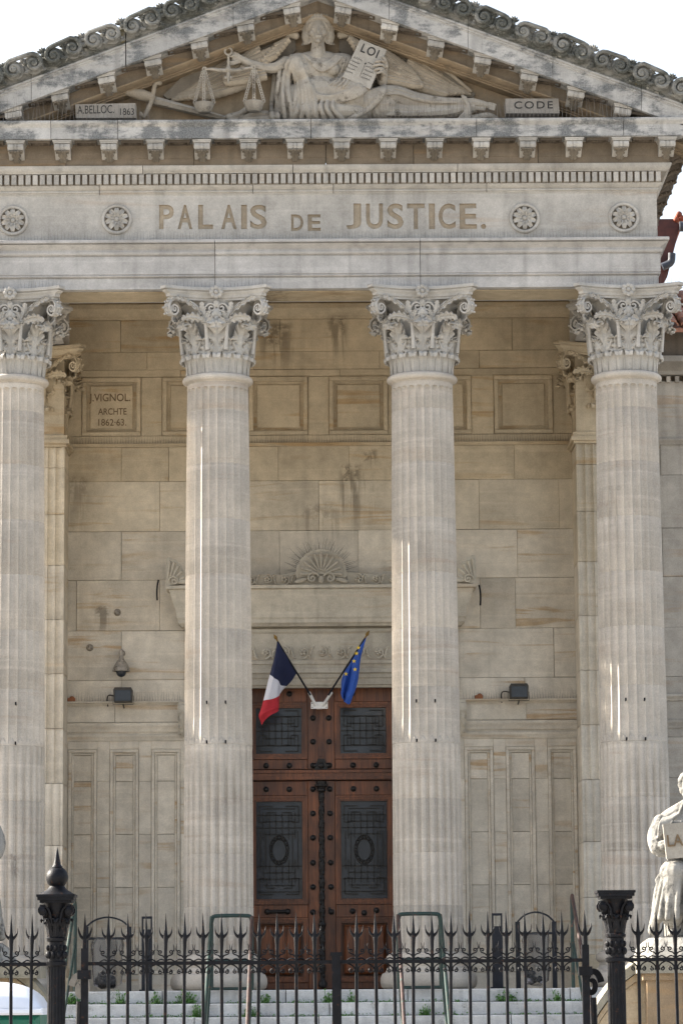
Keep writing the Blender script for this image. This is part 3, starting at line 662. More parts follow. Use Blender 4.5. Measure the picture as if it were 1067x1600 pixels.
for s in (-1, 1):
    x = .25; i = 0; tilt = s*math.atan(SL)
    base = lambda xx, d: V((s*xx, YC-.085, C0-SL*xx-d))
    while x < 5.5:
        jit = rs.uniform(.95, 1.05)
        put('scroll', scr[i % 2], ped, mx=Matrix.Translation(base(x, .150)) @ Matrix.Rotation(tilt, 4, 'Y') @ Matrix.Diagonal((jit*s*(-1 if i % 2 else 1), 1, jit, 1)))
        put('palmette', tuft_me, ped, mx=Matrix.Translation(base(x+.275, .075)) @ Matrix.Rotation(tilt+rs.uniform(-.15, .15), 4, 'Y') @ Matrix.Scale(rs.uniform(.9, 1.1), 4))
        put('palmette', tuft_me, ped, mx=Matrix.Translation(base(x, .095)) @ Matrix.Rotation(tilt+rs.uniform(-.3, .3), 4, 'Y') @ Matrix.Scale(rs.uniform(.65, .85), 4))
        put('palmette', tuft_me, ped, mx=Matrix.Translation(base(x+.275, .255)) @ Matrix.Rotation(tilt+PI, 4, 'Y') @ Matrix.Scale(.6, 4))
        x += .535; i += 1
for s in (-1, 1):   # the gutter ornament runs on along the flanks
    for k in range(15):
        put('scroll', scr[k % 2], ped, mx=Matrix.Translation((s*(EX+COF+.06), EY+.1+.55*k, Z['top']+.13)) @ Matrix.Rotation(s*PI/2, 4, 'Z'))
        if k % 2: put('palmette', tuft_me, ped, mx=Matrix.Translation((s*(EX+COF+.06), EY+.1+.55*k+.27, Z['top']+.22)) @ Matrix.Rotation(s*PI/2, 4, 'Z'))
    mb = MB(); mb.box(min(s*(EX+.1), s*(EX+COF+.04)), max(s*(EX+.1), s*(EX+COF+.04)), EY-.3, YB, Z['top']+.002, Z['top']+.26); mb.build('flank_gutter', M['sima'], ped, 0)
# roof behind the pediment
for s in (-1, 1):
    mb = MB(); xe = 4.9; mb.add([(0, -.75, C0-.14), (s*xe, -.75, C0-.14-SL*xe), (s*xe, YB, C0-.14-SL*xe), (0, YB, C0-.14), (0, -.75, C0-.30), (s*xe, -.75, C0-.30-SL*xe), (s*xe, YB, C0-.3-SL*xe), (0, YB, C0-.3)],
                [(0, 1, 2, 3), (7, 6, 5, 4), (0, 4, 5, 1), (1, 5, 6, 2), (2, 6, 7, 3)]); mb.build('roof', M['tile'], CH, 0)

# ---------------- pediment sculpture
YT = -.24
def Q(px, py, d=0.): return at(px, py, YT-d)
fig = MB(); PXM = 1/117.
def fold(pts, r0, r1=None, d=.2, n=None):
    r1 = r0 if r1 is None else r1
    P_ = cr([Q(p[0], p[1], p[2] if len(p) > 2 else d) for p in pts], n or max(6, 4*len(pts))); k = len(P_)
    fig.limb(P_, [(r0+(r1-r0)*i/(k-1))*PXM for i in range(k)], 8)
# trunk and lap masses
fig.ell(Q(497, 112, .14), (.40, .20, .26)); fig.ell(Q(468, 103, .12), (.24, .20, .18)); fig.ell(Q(530, 102, .12), (.26, .20, .17))
fig.ell(Q(444, 140, .05), (.13, .16, .42)); fig.ell(Q(455, 165, .10), (.20, .22, .30)); fig.ell(Q(500, 150, .16), (.36, .26, .30)); fig.ell(Q(545, 150, .20), (.36, .28, .28)); fig.ell(Q(520, 178, .20), (.58, .28, .16)); fig.ell(Q(600, 165, .16), (.26, .26, .26))
fig.ell(Q(497, 94, .12), (.33, .17, .13)); fig.ell(Q(474, 110, .29), (.10, .08, .10)); fig.ell(Q(520, 108, .29), (.10, .08, .10))
# legs stretched out to the right, under thin cloth
fold([(575, 160, .24), (612, 150, .26), (648, 158, .24), (690, 163, .22), (735, 162, .20)], 22, 9.5); fold([(590, 172, .26), (640, 174, .26), (700, 174, .24), (738, 168, .20)], 14, 9)
fold([(432, 182, .2), (405, 178, .16), (380, 184, .14)], 8, 4); fold([(430, 186, .24), (395, 186, .2), (360, 188, .16)], 6, 4); fold([(392, 165, .08), (376, 178, .1), (358, 184, .1)], 5, 7); fold([(775, 184, .15), (760, 180, .2), (735, 186, .2)], 4, 6)
bvh = BVHTree.FromPolygons([V(v) for v in fig.v], [tuple(f) for f in fig.f])
def drape(pts, r0, r1=None, lift=1.0, n=None):
    """a fold that lies on the body beneath it"""
    r1 = r0 if r1 is None else r1; pp = cr([V((p[0], p[1], 0)) for p in pts], n or max(8, 5*len(pts))); k = len(pp); out = []; rl = []
    for i, p in enumerate(pp):
        o = Q(p.x, p.y, 1.2); dr = (Q(p.x, p.y, -.1)-o).normalized(); h = bvh.ray_cast(o, dr)[0]; r = (r0+(r1-r0)*i/(k-1))*PXM*1.08*(1 if 0 < i < k-1 else .6)
        out.append((h if h else Q(p.x, p.y, 0))-dr*r*lift); rl.append(r)
    for _ in range(2): out = [out[0]]+[(out[i-1]+out[i]*2+out[i+1])/4 for i in range(1, k-1)]+[out[-1]]
    fig.limb(out, rl, 8)
# neck, head
fig.limb([Q(497, 88, .20), Q(497, 62, .22)], [.115, .085]); fig.ell(Q(497, 46, .25), (.118, .15, .175)); fig.ell(Q(497, 57, .31), (.082, .085, .095)); fig.ell(Q(497, 64, .37), (.034, .03, .03))
fig.limb([Q(497, 41, .39), Q(497, 50.5, .435)], [.012, .021], 8)
fig.limb([Q(488.5, 40.8, .362), Q(494, 40.2, .385)], [.013, .013], 6); fig.limb([Q(505.5, 40.8, .362), Q(500, 40.2, .385)], [.013, .013], 6)
for sx in (489.5, 504.5): fig.ell(Q(sx, 44.2, .365), (.026, .02, .014))
fig.limb([Q(492.5, 55.4, .392), Q(501.5, 55.4, .392)], [.012, .012], 6); fig.limb([Q(493.5, 58.2, .392), Q(500.5, 58.2, .392)], [.012, .012], 6)
fig.ell(Q(487.5, 51, .34), (.035, .035, .045)); fig.ell(Q(506.5, 51, .34), (.035, .035, .045))
for s in (-1, 1):   # wavy hair
    fig.ell(Q(497+s*15, 42, .20), (.06, .12, .12)); fig.ell(Q(497+s*18, 56, .15), (.07, .11, .13))
    for (o, dd, r_) in ((12, .33, 2.6), (15.5, .29, 2.8), (19, .25, 2.8), (22.5, .20, 2.6)):
        P0 = [(497+s*(3+o*.15), 27.5, .34)]
        for k in range(6): P0.append((497+s*(o+(2.0 if k % 2 else -1.6)), 33+o*.25+k*6.2, dd-.018*k))
        fold(P0, r_, r_*.8, n=26)
fold([(481, 33, .30), (488, 29, .36), (497, 27.5, .38), (506, 29, .36), (513, 33, .30)], 3, 3)
# arm that lifts the scales
fold([(446, 97, .16), (428, 106, .20), (405, 104, .24), (388, 98, .26), (376, 92, .27), (366, 93, .27)], 10, 5)
fold([(376, 92, .28), (367, 87, .31), (360, 88, .32)], 3.4, 2.4); fold([(372, 95, .29), (362, 97, .32), (356, 96, .33)], 2.6, 1.9); fold([(374, 97, .28), (365, 100, .31), (360, 101, .31)], 2.4, 1.8); fold([(378, 89, .29), (368, 83, .31), (362, 83, .31)], 2.4, 1.8)
# arm behind the tablet and its hand
fold([(562, 95, .18), (592, 118, .22), (598, 128, .26), (600, 116, .30)], 10, 6.5); fold([(600, 112, .34), (602, 100, .36), (598, 92, .37)], 5.5, 4.5)
for k, (yy, xx) in enumerate(((95, 587), (101, 584), (107, 586), (112, 590))): fold([(601, yy+4, .40), (596, yy, .47), (xx+3, yy+1, .48), (xx, yy+2, .465)], 2.7, 2.0)
fold([(604, 104, .40), (602, 94, .44), (598, 89, .46)], 3.0, 2.2)
# mantle: sleeve, breast, lap
for x0, xm, xb in ((430, 427, 424), (438, 434, 433), (446, 442, 444), (453, 450, 455)): drape([(x0+6, 91), (x0, 108), (xm, 140), (xb, 170), (xb+2, 186)], 3.2, 3.9)
for k in range(6): a = k/5; drape([(455+13*a, 86+2*a), (457+16*a, 105), (462+20*a, 128), (462+28*a, 152-4*a), (457+40*a, 184)], 2.7, 3.5)
for k in range(6): a = k/5; drape([(473+8*a, 84+3*a), (486+5*a, 95+9*a), (500+3*a, 99+12*a), (515+2*a, 95+10*a), (527+8*a, 84+5*a)], 2.0, 1.8)
for k in range(4): a = k/3; drape([(540+10*a, 88), (536+12*a, 105), (528+16*a, 122+3*a), (515+20*a, 132+5*a)], 2.1, 2.0)
for k in range(9): a = k/8; drape([(474+14*a, 127+8*a), (490+8*a, 146+7*a), (520+8*a, 150+9*a), (552+8*a, 138+12*a), (577+5*a, 121+12*a), (592, 118+14*a)], 2.5, 2.8)
for x0, x1 in ((470, 460), (479, 471), (487, 483), (496, 496), (505, 509), (514, 522), (524, 536)): drape([(x0, 152), (x0-4, 168), (x1, 188)], 2.8, 4.0)
for k in range(6): a = k/5; drape([(602-6*a, 126+4*a), (600-8*a, 146+5*a), (578-6*a, 170+3*a), (548-4*a, 187)], 2.7, 3.6)
for k in range(6): a = k/5; drape([(604+10*a, 180-5*a), (650, 180-4*a), (700, 178-6*a), (728, 170-4*a)], 1.6, 1.5)
for k in range(4): a = k/3; drape([(606+12*a, 140+2*a), (630+6*a, 146+5*a), (668, 156+4*a), (712, 158+3*a)], 1.3, 1.3)
for k in range(5): a = k/4; fold([(722+5*a, 150+2*a, .28), (730+3*a, 168, .31), (716+18*a, 187, .29)], 2.2, 3.0)
for yy in (0, 4, 8): drape([(604, 140+yy), (622, 139+yy), (652, 150+yy)], 1.4, 1.1)
# foot
fold([(738, 160, .22), (752, 162, .24), (766, 166, .24)], 7.5, 4.6); fold([(742, 168, .2), (755, 170, .24)], 6, 4)
for k in range(5): fold([(764, 161+2.2*k, .25), (774-1.0*k*.6, 163.5+2.1*k, .27)], 2.0-.15*k, 1.6)
sculpt = remesh(fig, 'justice_figure', M['relief'], .0076, 1, CH)
# crown of beads
mb = MB()
for k in range(-5, 6): a = k*.26; mb.ell(Q(497+19*math.sin(a), 25.5+3*(1-math.cos(a))-1, .22+.16*math.cos(a)), (.028, .028, .032), nu=8, nv=6)
mb.tube([Q(497+19*math.sin(k*.13), 28+3*(1-math.cos(k*.13)), .22+.15*math.cos(k*.13)) for k in range(-11, 12)], .018, 6)
mb.build('crown', M['relief'], sculpt, 50)
# wings
def feather_mb(length, wd):
    mb = MB(); leaf(mb, [(0, 0, 0), (length*.35, -.02, 0), (length*.7, -.03, 0), (length, -.012, 0)], (0, 0, 1), wd, lambda u: .75+.25*math.sin(PI*u) if u < .82 else max(.12, math.sqrt(max(0, 1-((u-.82)/.18)**2))*.9), 9, .14, .022, .9, .17, 26, 9)
    return mb
fe_me = {L: feather_mb(L, .105+.05*L).mesh('feather', M['wing'], 40) for L in (.22, .34, .6, .9)}
def feather(parent, px, py, ang, L, d, k=1.):
    p = Q(px, py, d); put('feather', fe_me[L], parent, mx=Matrix.Translation(p) @ Matrix.Rotation(ang, 4, 'Y') @ Matrix.Rotation(PI, 4, 'X') @ Matrix.Diagonal((k, 1, 1, 1)))
def wing(outline, d, name='wing'):
    mb = MB(); P_ = [Q(a, b_, 0) for a, b_ in outline]; mb.prism([(p.x, p.z) for p in P_], YT-d, YT+.03); return mb.build(name, M['modleaf'], CH, 30)
lw = wing([(462, 52), (440, 52), (400, 62), (340, 88), (290, 116), (256, 150), (262, 156), (300, 150), (345, 140), (400, 128), (440, 110), (462, 80)], .05)
rw = wing([(530, 50), (560, 52), (610, 72), (650, 86), (700, 115), (742, 148), (738, 154), (700, 150), (650, 142), (600, 130), (545, 110), (530, 80)], .05)
for i in range(7):     # primaries sweep to the tip
    a = i/6; feather(lw, 360+32*a, 92+36*a, PI-R(36-20*a), .9, .08+.022*i, 1.12-.30*a)
    feather(rw, 640+4*a-20*a, 86+40*a, R(34-18*a), .9, .08+.022*i, 1.12-.34*a)
for i in range(9):
    a = i/8; feather(lw, 405+12*a, 72+46*a, PI-R(34-26*a), .6, .20+.012*i, 1); feather(rw, 590+4*a, 72+50*a, R(36-26*a), .6, .20+.012*i, 1)
for r_ in range(4):
    for i in range(6):
        a = i/5; feather(lw, 452-14*r_-4*i, 60+8*r_+5*i+ (r_ % 2)*3, PI-R(26-8*a), .22 if r_ < 2 else .34, .27-.012*r_+.006*i, 1)
        feather(rw, 545+15*r_+3*i, 58+9*r_+5*i, R(30-8*a), .22 if r_ < 2 else .34, .27-.012*r_+.006*i, 1)
for pts, par in (([(462, 56, .12), (440, 53, .14), (400, 63, .12), (345, 87, .1), (300, 112, .08)], lw), ([(532, 55, .12), (560, 54, .14), (610, 72, .14), (640, 82, .12), (690, 106, .08), (735, 142, .06)], rw)):
    mb = MB(); P_ = cr([Q(*p) for p in pts], 20); mb.limb(P_, [.055-.03*i/19 for i in range(20)], 8); mb.build('wing_ridge', M['wing'], par, 50)
# scales
scl = empty('scales', (0, 0, 0), CH); mb = MB()
bp_ = cr([Q(320, 108, .34), (Q(332, 108, .35)), Q(345, 110, .36), Q(357, 110, .36), Q(370, 110, .36), Q(384, 107, .35), Q(396, 105, .34)], 24)
mb.tube(bp_, [.014+.018*math.sin(PI*i/23) for i in range(24)], 8)
mb.tube([Q(357, 110, .36), Q(357, 98, .36), Q(357, 86, .36)], [.03, .018, .018], 8); mb.ell(Q(357, 108, .38), (.04, .03, .04)); mb.limb([Q(357, 112, .36), Q(357, 124, .36), Q(357, 130, .36)], [.03, .022, .008], 8); mb.ell(Q(353, 121, .36), (.025, .02, .025)); mb.ell(Q(361, 121, .36), (.025, .02, .025))
mb.tube([Q(357+5.5*math.cos(a*PI/8), 80+5.5*math.sin(a*PI/8), .36) for a in range(17)], .015, 6)
for xx, yy in ((320, 108), (396, 105)): mb.tube([Q(xx+3*math.cos(a*PI/6), yy+3*math.sin(a*PI/6), .34) for a in range(13)], .012, 6)
mb.build('beam', M['relief'], scl, 50)
for xx, yy, pw in ((319, 170, 17), (397, 168, 17)):
    mb = MB(); p = Q(xx, yy-8, .34); mb.lathe([(0, -.135), (.075, -.13), (.115, -.09), (.135, -.03), (.145, 0), (.13, .008), (.12, -.02), (.06, -.09), (0, -.10)], 24, p); mb.build('pan', M['relief'], scl, 40)
    for dx in (-15, 0, 16):
        mb = MB(); A = Q(xx+dx*.12, yy-58, .34); B = Q(xx+dx, yy-8, .34 if dx else .46)
        for k in range(13):
            p = A.lerp(B, (k+.5)/13); mb.tube([p+V((.017*math.cos(t*PI/4), -.01, .021*math.sin(t*PI/4))) for t in range(9)], .008, 5)
        mb.build('chain', M['relief'], scl, 50)
# sword
sw = empty('sword', (0, 0, 0), CH); mb = MB(); A, B = Q(238, 155, .14), Q(352, 184, .16); dv = (B-A).normalized(); up = V((-dv.z, 0, dv.x))
vs_ = [A+up*.055, A-up*.055, B-up*.03, B+up*.03]; mid = [A+V((0, -.05, 0)), B+V((0, -.05, 0))]
mb.add(vs_+mid+[v+V((0, .12, 0)) for v in vs_], [(0, 4, 5, 3), (4, 1, 2, 5), (0, 3, 9, 6), (1, 7, 8, 2), (2, 8, 9, 3), (0, 6, 7, 1), (6, 9, 8, 7), (0, 1, 4), (3, 5, 2)]); mb.build('blade', M['relief'], sw, 0)
mb = MB(); mb.limb(cr([Q(250, 130, .18), Q(243, 131, .2), Q(240, 145, .2), Q(237, 158, .2), Q(231, 172, .2), Q(225, 182, .2), Q(220, 178, .2)], 18), [.032]*18, 8); mb.limb(cr([Q(236, 152, .18), Q(220, 148, .18), Q(203, 144, .18)], 8), [.07, .075, .08, .085, .08, .075, .07, .06], 8); mb.ell(Q(199, 141, .18), (.07, .07, .08)); mb.limb([Q(200, 136, .18), Q(203, 126, .18)], [.04, .015]); mb.build('hilt', M['wing'], sw, 50)
mb = MB(); mb.limb([Q(120, 172, .0), Q(195, 140, .06)], [.05, .07]); mb.build('scabbard', M['tymp'], sw, 50)
# law tablet
def slab(name, quad, d, th, mat, parent):
    mb = MB(); P_ = [Q(a, b_, d) for a, b_ in quad]; fr = [p for p in P_]; ba = [p+V((0, th, 0)) for p in P_]
    mb.add(fr+ba, [(0, 1, 2, 3), (7, 6, 5, 4)]+[(i, i+4, (i+1) % 4+4, (i+1) % 4) for i in range(4)]); return mb.build(name, mat, parent, 0)
tb = slab('law_tablet', [(563, 61), (604, 78), (578, 139), (535, 120)], .44, .10, M['tablet'], CH)
ux = (Q(604, 78, 0)-Q(563, 61, 0)).normalized(); ang = math.atan2(-ux.z, ux.x)
p = Q(578, 79.5, .44); lettering('LOI', 'lettering', M['ink'], p.x, p.z, .245, .125, p.y-.001, tb, .006, .01, ang, 1.15)
mb = MB(); rr = random.Random(5); uz = V((-ux.z, 0, ux.x)) if ux.x > 0 else V((0, 0, 1))
for row in range(5):
    for colx in (0, 1):
        o = Q(557 if colx == 0 else 578, 91 if colx == 0 else 99, .442)+ux*(-.045-row*.012 if colx == 0 else -.035-row*.0)-uz*(.055*row)
        pts = [o+ux*(.016*i)+uz*(.012*(1 if i % 2 else -1)*rr.uniform(.4, 1)) for i in range(9)]
        mb.tube(pts, .0032, 4)
o = Q(571, 99, .442); mb.tube([o, o-uz*.2], .003, 4); mb.ell(o, (.012, .004, .012), nu=8, nv=6)
mb.build('script_line', M['ink'], tb, 0)
# inscribed blocks at the ends
pq = slab('signature_block', [(118, 163), (212, 161), (213, 184), (119, 184)], .42, .25, M['plaque'], CH)
p = Q(150, 171, .42); lettering('A.BELLOC.', 'lettering', M['ink'], p.x, p.z, .50, .115, p.y-.001, pq, .005, .0, R(-1)); p = Q(199, 174.5, .42); lettering('1863', 'lettering', M['ink'], p.x, p.z, .19, .095, p.y-.001, pq, .005)
pq = slab('code_block', [(789, 154), (872, 154), (874, 177), (790, 177)], .42, .25, M['plaque'], CH)
p = Q(833, 164, .42); lettering('CODE', 'lettering', M['ink'], p.x, p.z, .53, .105, p.y-.001, pq, .005, .012, 0, 1.25)

# ---------------- portico back wall
BW = empty('back_wall', (0, 0, 0), CH)
mb = MB(); mb.box(-4.9, -1.3, YW+.09, YW+.6, PZ, 12.9); mb.box(1.3, 4.9, YW+.09, YW+.6, PZ, 12.9); mb.box(-1.3, 1.3, YW+.09, YW+.6, 6.7, 12.9); mb.build('core', M['mortar'], BW, 0)
def course(z0, z1, xs, yf=YW, mat='wall', par=BW, g=.0022):
    for a, b_ in zip(xs, xs[1:]):
        ga, gb, gc, gd_ = [g*random.choice((.5, .8, 1, 1.6)) for _ in range(4)]; m_ = MB(); m_.block(a+ga, b_-gb, z0+gc, z1-gd_, yf+random.uniform(-.003, .003), yf+.1, random.uniform(.002, .006)); m_.build('stone_block', M[mat], par, 0)
X = lambda px, py: wx(px, py)[0]
Zp = lambda py, px=300: wx(px, py)[1]
zl = [Zp(1100), Zp(1062), Zp(985), Zp(906), Zp(830), Zp(752), Zp(698)]
jx = [[X(190, 1080), X(820, 1080)], [X(190, 1020), X(290, 1020), X(720, 1020), X(865, 1020)], [X(120, 950), X(250, 950), X(750, 950), X(805, 950)], [X(190, 870), X(300, 870), X(437, 870), X(560, 870), X(690, 870), X(808, 870)], [X(250, 790), X(350, 790), X(498, 790), X(640, 790), X(748, 790), X(873, 790)], [X(190, 725), X(264, 725), X(435, 725), X(545, 725), X(700, 725), X(803, 725)]]
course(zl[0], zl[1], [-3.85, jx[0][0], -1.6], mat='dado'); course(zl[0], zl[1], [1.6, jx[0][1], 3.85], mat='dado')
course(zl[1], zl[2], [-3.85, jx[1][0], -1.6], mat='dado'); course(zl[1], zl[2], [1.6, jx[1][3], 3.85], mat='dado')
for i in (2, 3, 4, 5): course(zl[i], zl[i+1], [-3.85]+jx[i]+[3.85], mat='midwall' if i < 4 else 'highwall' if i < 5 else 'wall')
# panel strip
zp0, zp1 = Zp(697), Zp(578)
pc = [X(174.5, 640), X(300, 640), X(435, 640), X(560, 640), X(690, 640), X(817.5, 640)]; pw, pz0, pz1 = .445, Zp(681), Zp(589)
xs = [-3.85]
for c in pc: xs += [c-pw, c+pw]
xs.append(3.85)
for i in range(0, len(xs), 2): course(pz0, pz1, [xs[i], xs[i+1]])
course(pz1, zp1, [-3.85, -2.1, .3, 2.0, 3.85]); course(zp0, pz0, [-3.85, -1.2, 1.6, 3.85])
for i, c in enumerate(pc):
    fr = empty('wall_panel', (c, YW, 0), BW)
    m_ = MB(); m_.block(-pw+.12, pw-.12, pz0+.12, pz1-.12, .02, .1, .012); f_ = m_.build('field', M['wall'], fr, 0)
    for (a, b_, z0, z1) in ((-pw+.003, pw-.003, pz1-.07, pz1-.003), (-pw+.003, pw-.003, pz0+.003, pz0+.07), (-pw+.003, -pw+.07, pz0+.07, pz1-.07), (pw-.07, pw-.003, pz0+.07, pz1-.07)):
        m_ = MB(); m_.block(a, b_, z0, z1, -.028, .09, .012); m_.build('frame', M['wall'], fr, 0)
    m_ = MB(); m_.block(-pw+.071, pw-.071, pz0+.071, pz1-.071, .045, .09, .0); m_.build('ground_slab', M['wall'], fr, 0)
    if i == 0:
        for body, px, py, wd, ht in (('J.VIGNOL.', 172, 623, .62, .155), ('ARCHTE', 176, 643, .43, .10), ('1862·63.', 176, 660, .42, .105)):
            p = at(px, py, YW+.02); lettering(body, 'lettering', M['inscr'], p.x-c, p.z, wd, ht, .019, fr, .008, .01)
# ledge under the strip, upper courses, rear cornice
def ledge(name, z0, z1, prj, mat, par, x0=-3.85, x1=3.85, y=YW):
    m_ = MB(); h = z1-z0; prof = [(0, z0), (-prj*.35, z0), (-prj*.4, z0+h*.2), (-prj*.7, z0+h*.45), (-prj*.95, z0+h*.6), (-prj, z0+h*.65), (-prj, z1-.006), (-prj+.01, z1), (.05, z1), (.05, z0)]
    n = len(prof); m_.add([(x0, y+a, z) for a, z in prof]+[(x1, y+a, z) for a, z in prof], [(i, (i+1) % n, (i+1) % n+n, i+n) for i in range(n)]+[tuple(range(n)), tuple(reversed(range(n, 2*n)))])
    return m_.build(name, M[mat], par, 30)
ledge('string_course', zl[6], zp0+.035, .075, 'wall', BW)
course(zp1, Zp(550), [-3.85, -2.6, -1.0, .9, 2.4, 3.85]); course(Zp(550), Zp(500), [-3.85, -3.0, -.6, 1.1, 2.9, 3.85])
course(Zp(500), 12.9, [-3.85, -1.8, 0, 1.9, 3.85])
ledge('wall_cornice', Zp(500), Zp(478), .16, 'wall', BW)
# dado
dz0, dz1 = PZ+.25, Zp(1170)
course(Zp(1128), zl[0], [-3.85, X(180, 1115), -1.5], mat='dado'); course(Zp(1128), zl[0], [1.5, X(822, 1115), 3.85], mat='dado')
for sgn, x0, x1 in ((-1, -3.85, -1.5), (1, 1.5, 3.85)):
    course(Zp(1157), Zp(1128), [x0, x1], mat='dado'); ledge('string_course', zl[0]-.015, zl[0]+.045, .07, 'dado', BW, x0, x1); ledge('string_course', Zp(1143), Zp(1129), .05, 'dado', BW, x0, x1); ledge('string_course', Zp(1157), Zp(1147), .04, 'dado', BW, x0, x1)
jz = [PZ, Zp(1386), Zp(1303), Zp(1220), Zp(1157)]
for sgn in (-1, 1):
    cs = [(X(129, 1300), .215), (X(194.5, 1300), .215), (X(259.5, 1300), .215)]
    cs = [(abs(c)*sgn, h) for c, h in cs]; cs.sort(); lo = -3.85 if sgn < 0 else 1.5; hi = -1.5 if sgn < 0 else 3.85
    ed = [lo]
    for c, h in cs: ed += [c-h, c+h]
    ed.append(hi)
    for i in range(0, len(ed), 2):
        for z0, z1 in zip(jz, jz[1:]): course(z0, z1, [ed[i], ed[i+1]], g=.0012, mat='dado')
    for c, h in cs:
        pn = empty('wall_panel', (c, YW, 0), BW)
        for (a, b_, z0, z1) in ((-h+.003, h-.003, dz1-.05, dz1), (-h+.003, -h+.05, dz0+.05, dz1-.05), (h-.05, h-.003, dz0+.05, dz1-.05), (-h+.003, h-.003, dz0, dz0+.05)):
            m_ = MB(); m_.block(a, b_, z0, z1, -.013, .09, .007); m_.build('frame', M['dado'], pn, 0)
        for (a, b_, z0, z1) in ((-h+.051, h-.051, dz1-.085, dz1-.051), (-h+.051, -h+.085, dz0+.05, dz1-.085), (h-.085, h-.051, dz0+.05, dz1-.085)):
            m_ = MB(); m_.block(a, b_, z0, z1, .008, .09, .008); m_.build('inner_frame', M['dado'], pn, 0)
        zz = [dz0+.05]+[q for q in jz if dz0+.1 < q < dz1-.2]+[dz1-.086]
        for z0, z1 in zip(zz, zz[1:]): m_ = MB(); m_.block(-h+.086, h-.086, z0+.003, z1-.003, .03, .09, .004); m_.build('stone_block', M['dado'], pn, 0)
        m_ = MB(); m_.block(-h, h, dz1+.003, Zp(1157), 0, .09, .004); m_.build('stone_block', M['dado'], pn, 0)
        m_ = MB(); m_.block(-h, h, PZ, dz0-.003, 0, .09, .004); m_.build('stone_block', M['dado'], pn, 0)
# ceiling of the portico
mb = MB(); mb.box(-4.7, 4.7, .3, YW+.2, 12.75, 12.95); mb.build('portico_ceiling', M['wall'], CH, 0)
mb = MB()
for k in range(1, 5): mb.box(-3.77, 3.77, .44, .44+.03, 11.67+.1*k, 11.71+.1*k)
mb.box(-3.77, 3.77, -.30, .30, 11.655, 11.668)
mb.build('architrave_lining', M['wall'], CH, 0)

# ---------------- antae (square piers behind the outer columns)
def pier_mesh(z0, z1, cab, mat):
    xs = []; n = 7; W = .86; pitch = (W-.05)/n
    prof = [(-.43, 0)]
    for i in range(n):
        c = -.43+.025+pitch*(i+.5); hw = pitch*.40
        for t in (-1, -.8, -.4, 0, .4, .8, 1):
            d = .032*math.sqrt(max(0, 1-t*t)) if not cab else .022*(1-math.sqrt(max(0, 1-(t*.97)**2)))
            prof.append((c+t*hw, d))
    prof.append((.43, 0)); prof += [(.43, .8), (-.43, .8)]
    m_ = MB(); k = len(prof); vs_ = []
    for z, q in ((z0+.003, .004), (z0+.01, 0), (z1-.01, 0), (z1-.003, .004)): vs_ += [(x*(1-q), y+q, z) for x, y in prof]
    fs = [(r*k+i, r*k+(i+1) % k, r*k+k+(i+1) % k, r*k+k+i) for r in range(3) for i in range(k)]
    m_.add(vs_, fs); return m_.mesh('pier_block', M[mat], 30)
pz = [2.68, 3.5, 4.3, 5.2, 6.0, 6.8, 7.6, 8.4, 9.15, 9.85, 10.16]
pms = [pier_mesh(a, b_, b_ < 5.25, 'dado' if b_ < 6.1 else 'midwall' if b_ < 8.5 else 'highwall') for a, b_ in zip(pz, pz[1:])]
acap_me = capital_mesh('capital', M['wall'])
for s in (-1, 1):
    an = empty('anta', (s*4.2, 3.4, 0), CH)
    for q in pms: put('pier_block', q, an)
    mb = MB(); mb.box(-.46, .46, -.03, .8, 10.16, 10.20); mb.box(-.50, .50, -.07, .8, 10.2005, 10.26); mb.box(-.47, .47, -.04, .8, 10.2605, 10.33); mb.box(-.42, .42, .0, .8, 10.3305, 11.6)
    mb.build('necking', M['wall'], an, 0)
    mb = MB(); mb.box(-.55, .55, -.12, .8, PZ, PZ+.2); mb.box(-.50, .50, -.07, .8, PZ+.2005, PZ+.34); mb.box(-.46, .46, -.03, .8, PZ+.3405, PZ+.479); mb.build('base', M['wall'], an, 0)
    put('capital', acap_me, an, (0, .42, 10.50))
    mb = MB(); mb.box(s*4.2-.40, s*4.2+.40, .44, YW+.1, 11.68, 12.8); mb.build('side_beam', M['wall'], CH, 0)

# ---------------- door surround
DS = empty('door_surround', (0, 0, 0), CH)
def D(px, py, y): return at(px, py, y)
yc = YW-.42
zt, zb = D(500, 914, yc).z, D(500, 976, yc).z
m_ = MB(); cp = [(0, zb), (.08, zb+.002), (.10, zb+.03), (.13, zb+.05), (.13, zb+.10), (.15, zb+.13), (.15, zb+.17), (.165, zb+.25), (.20, zb+.34), (.26, zt-.06), (.30, zt-.045), (.30, zt), (.0, zt)]
xh = 1.99; vs_ = []; fs = []; n = len(cp); yf = YW-.16
for off, z in cp: vs_ += [(-xh-off, YW+.05, z), (-xh-off, yf-off, z), (xh+off, yf-off, z), (xh+off, YW+.05, z)]
for i in range(n-1): fs += [(i*4+q, i*4+q+1, i*4+5+q, i*4+4+q) for q in range(3)]
fs += [tuple(i*4 for i in range(n)), tuple(i*4+3 for i in range(n)), (0, 3, 2, 1)]
m_.add(vs_, fs); m_.build('hood', M['surround'], DS, 30)
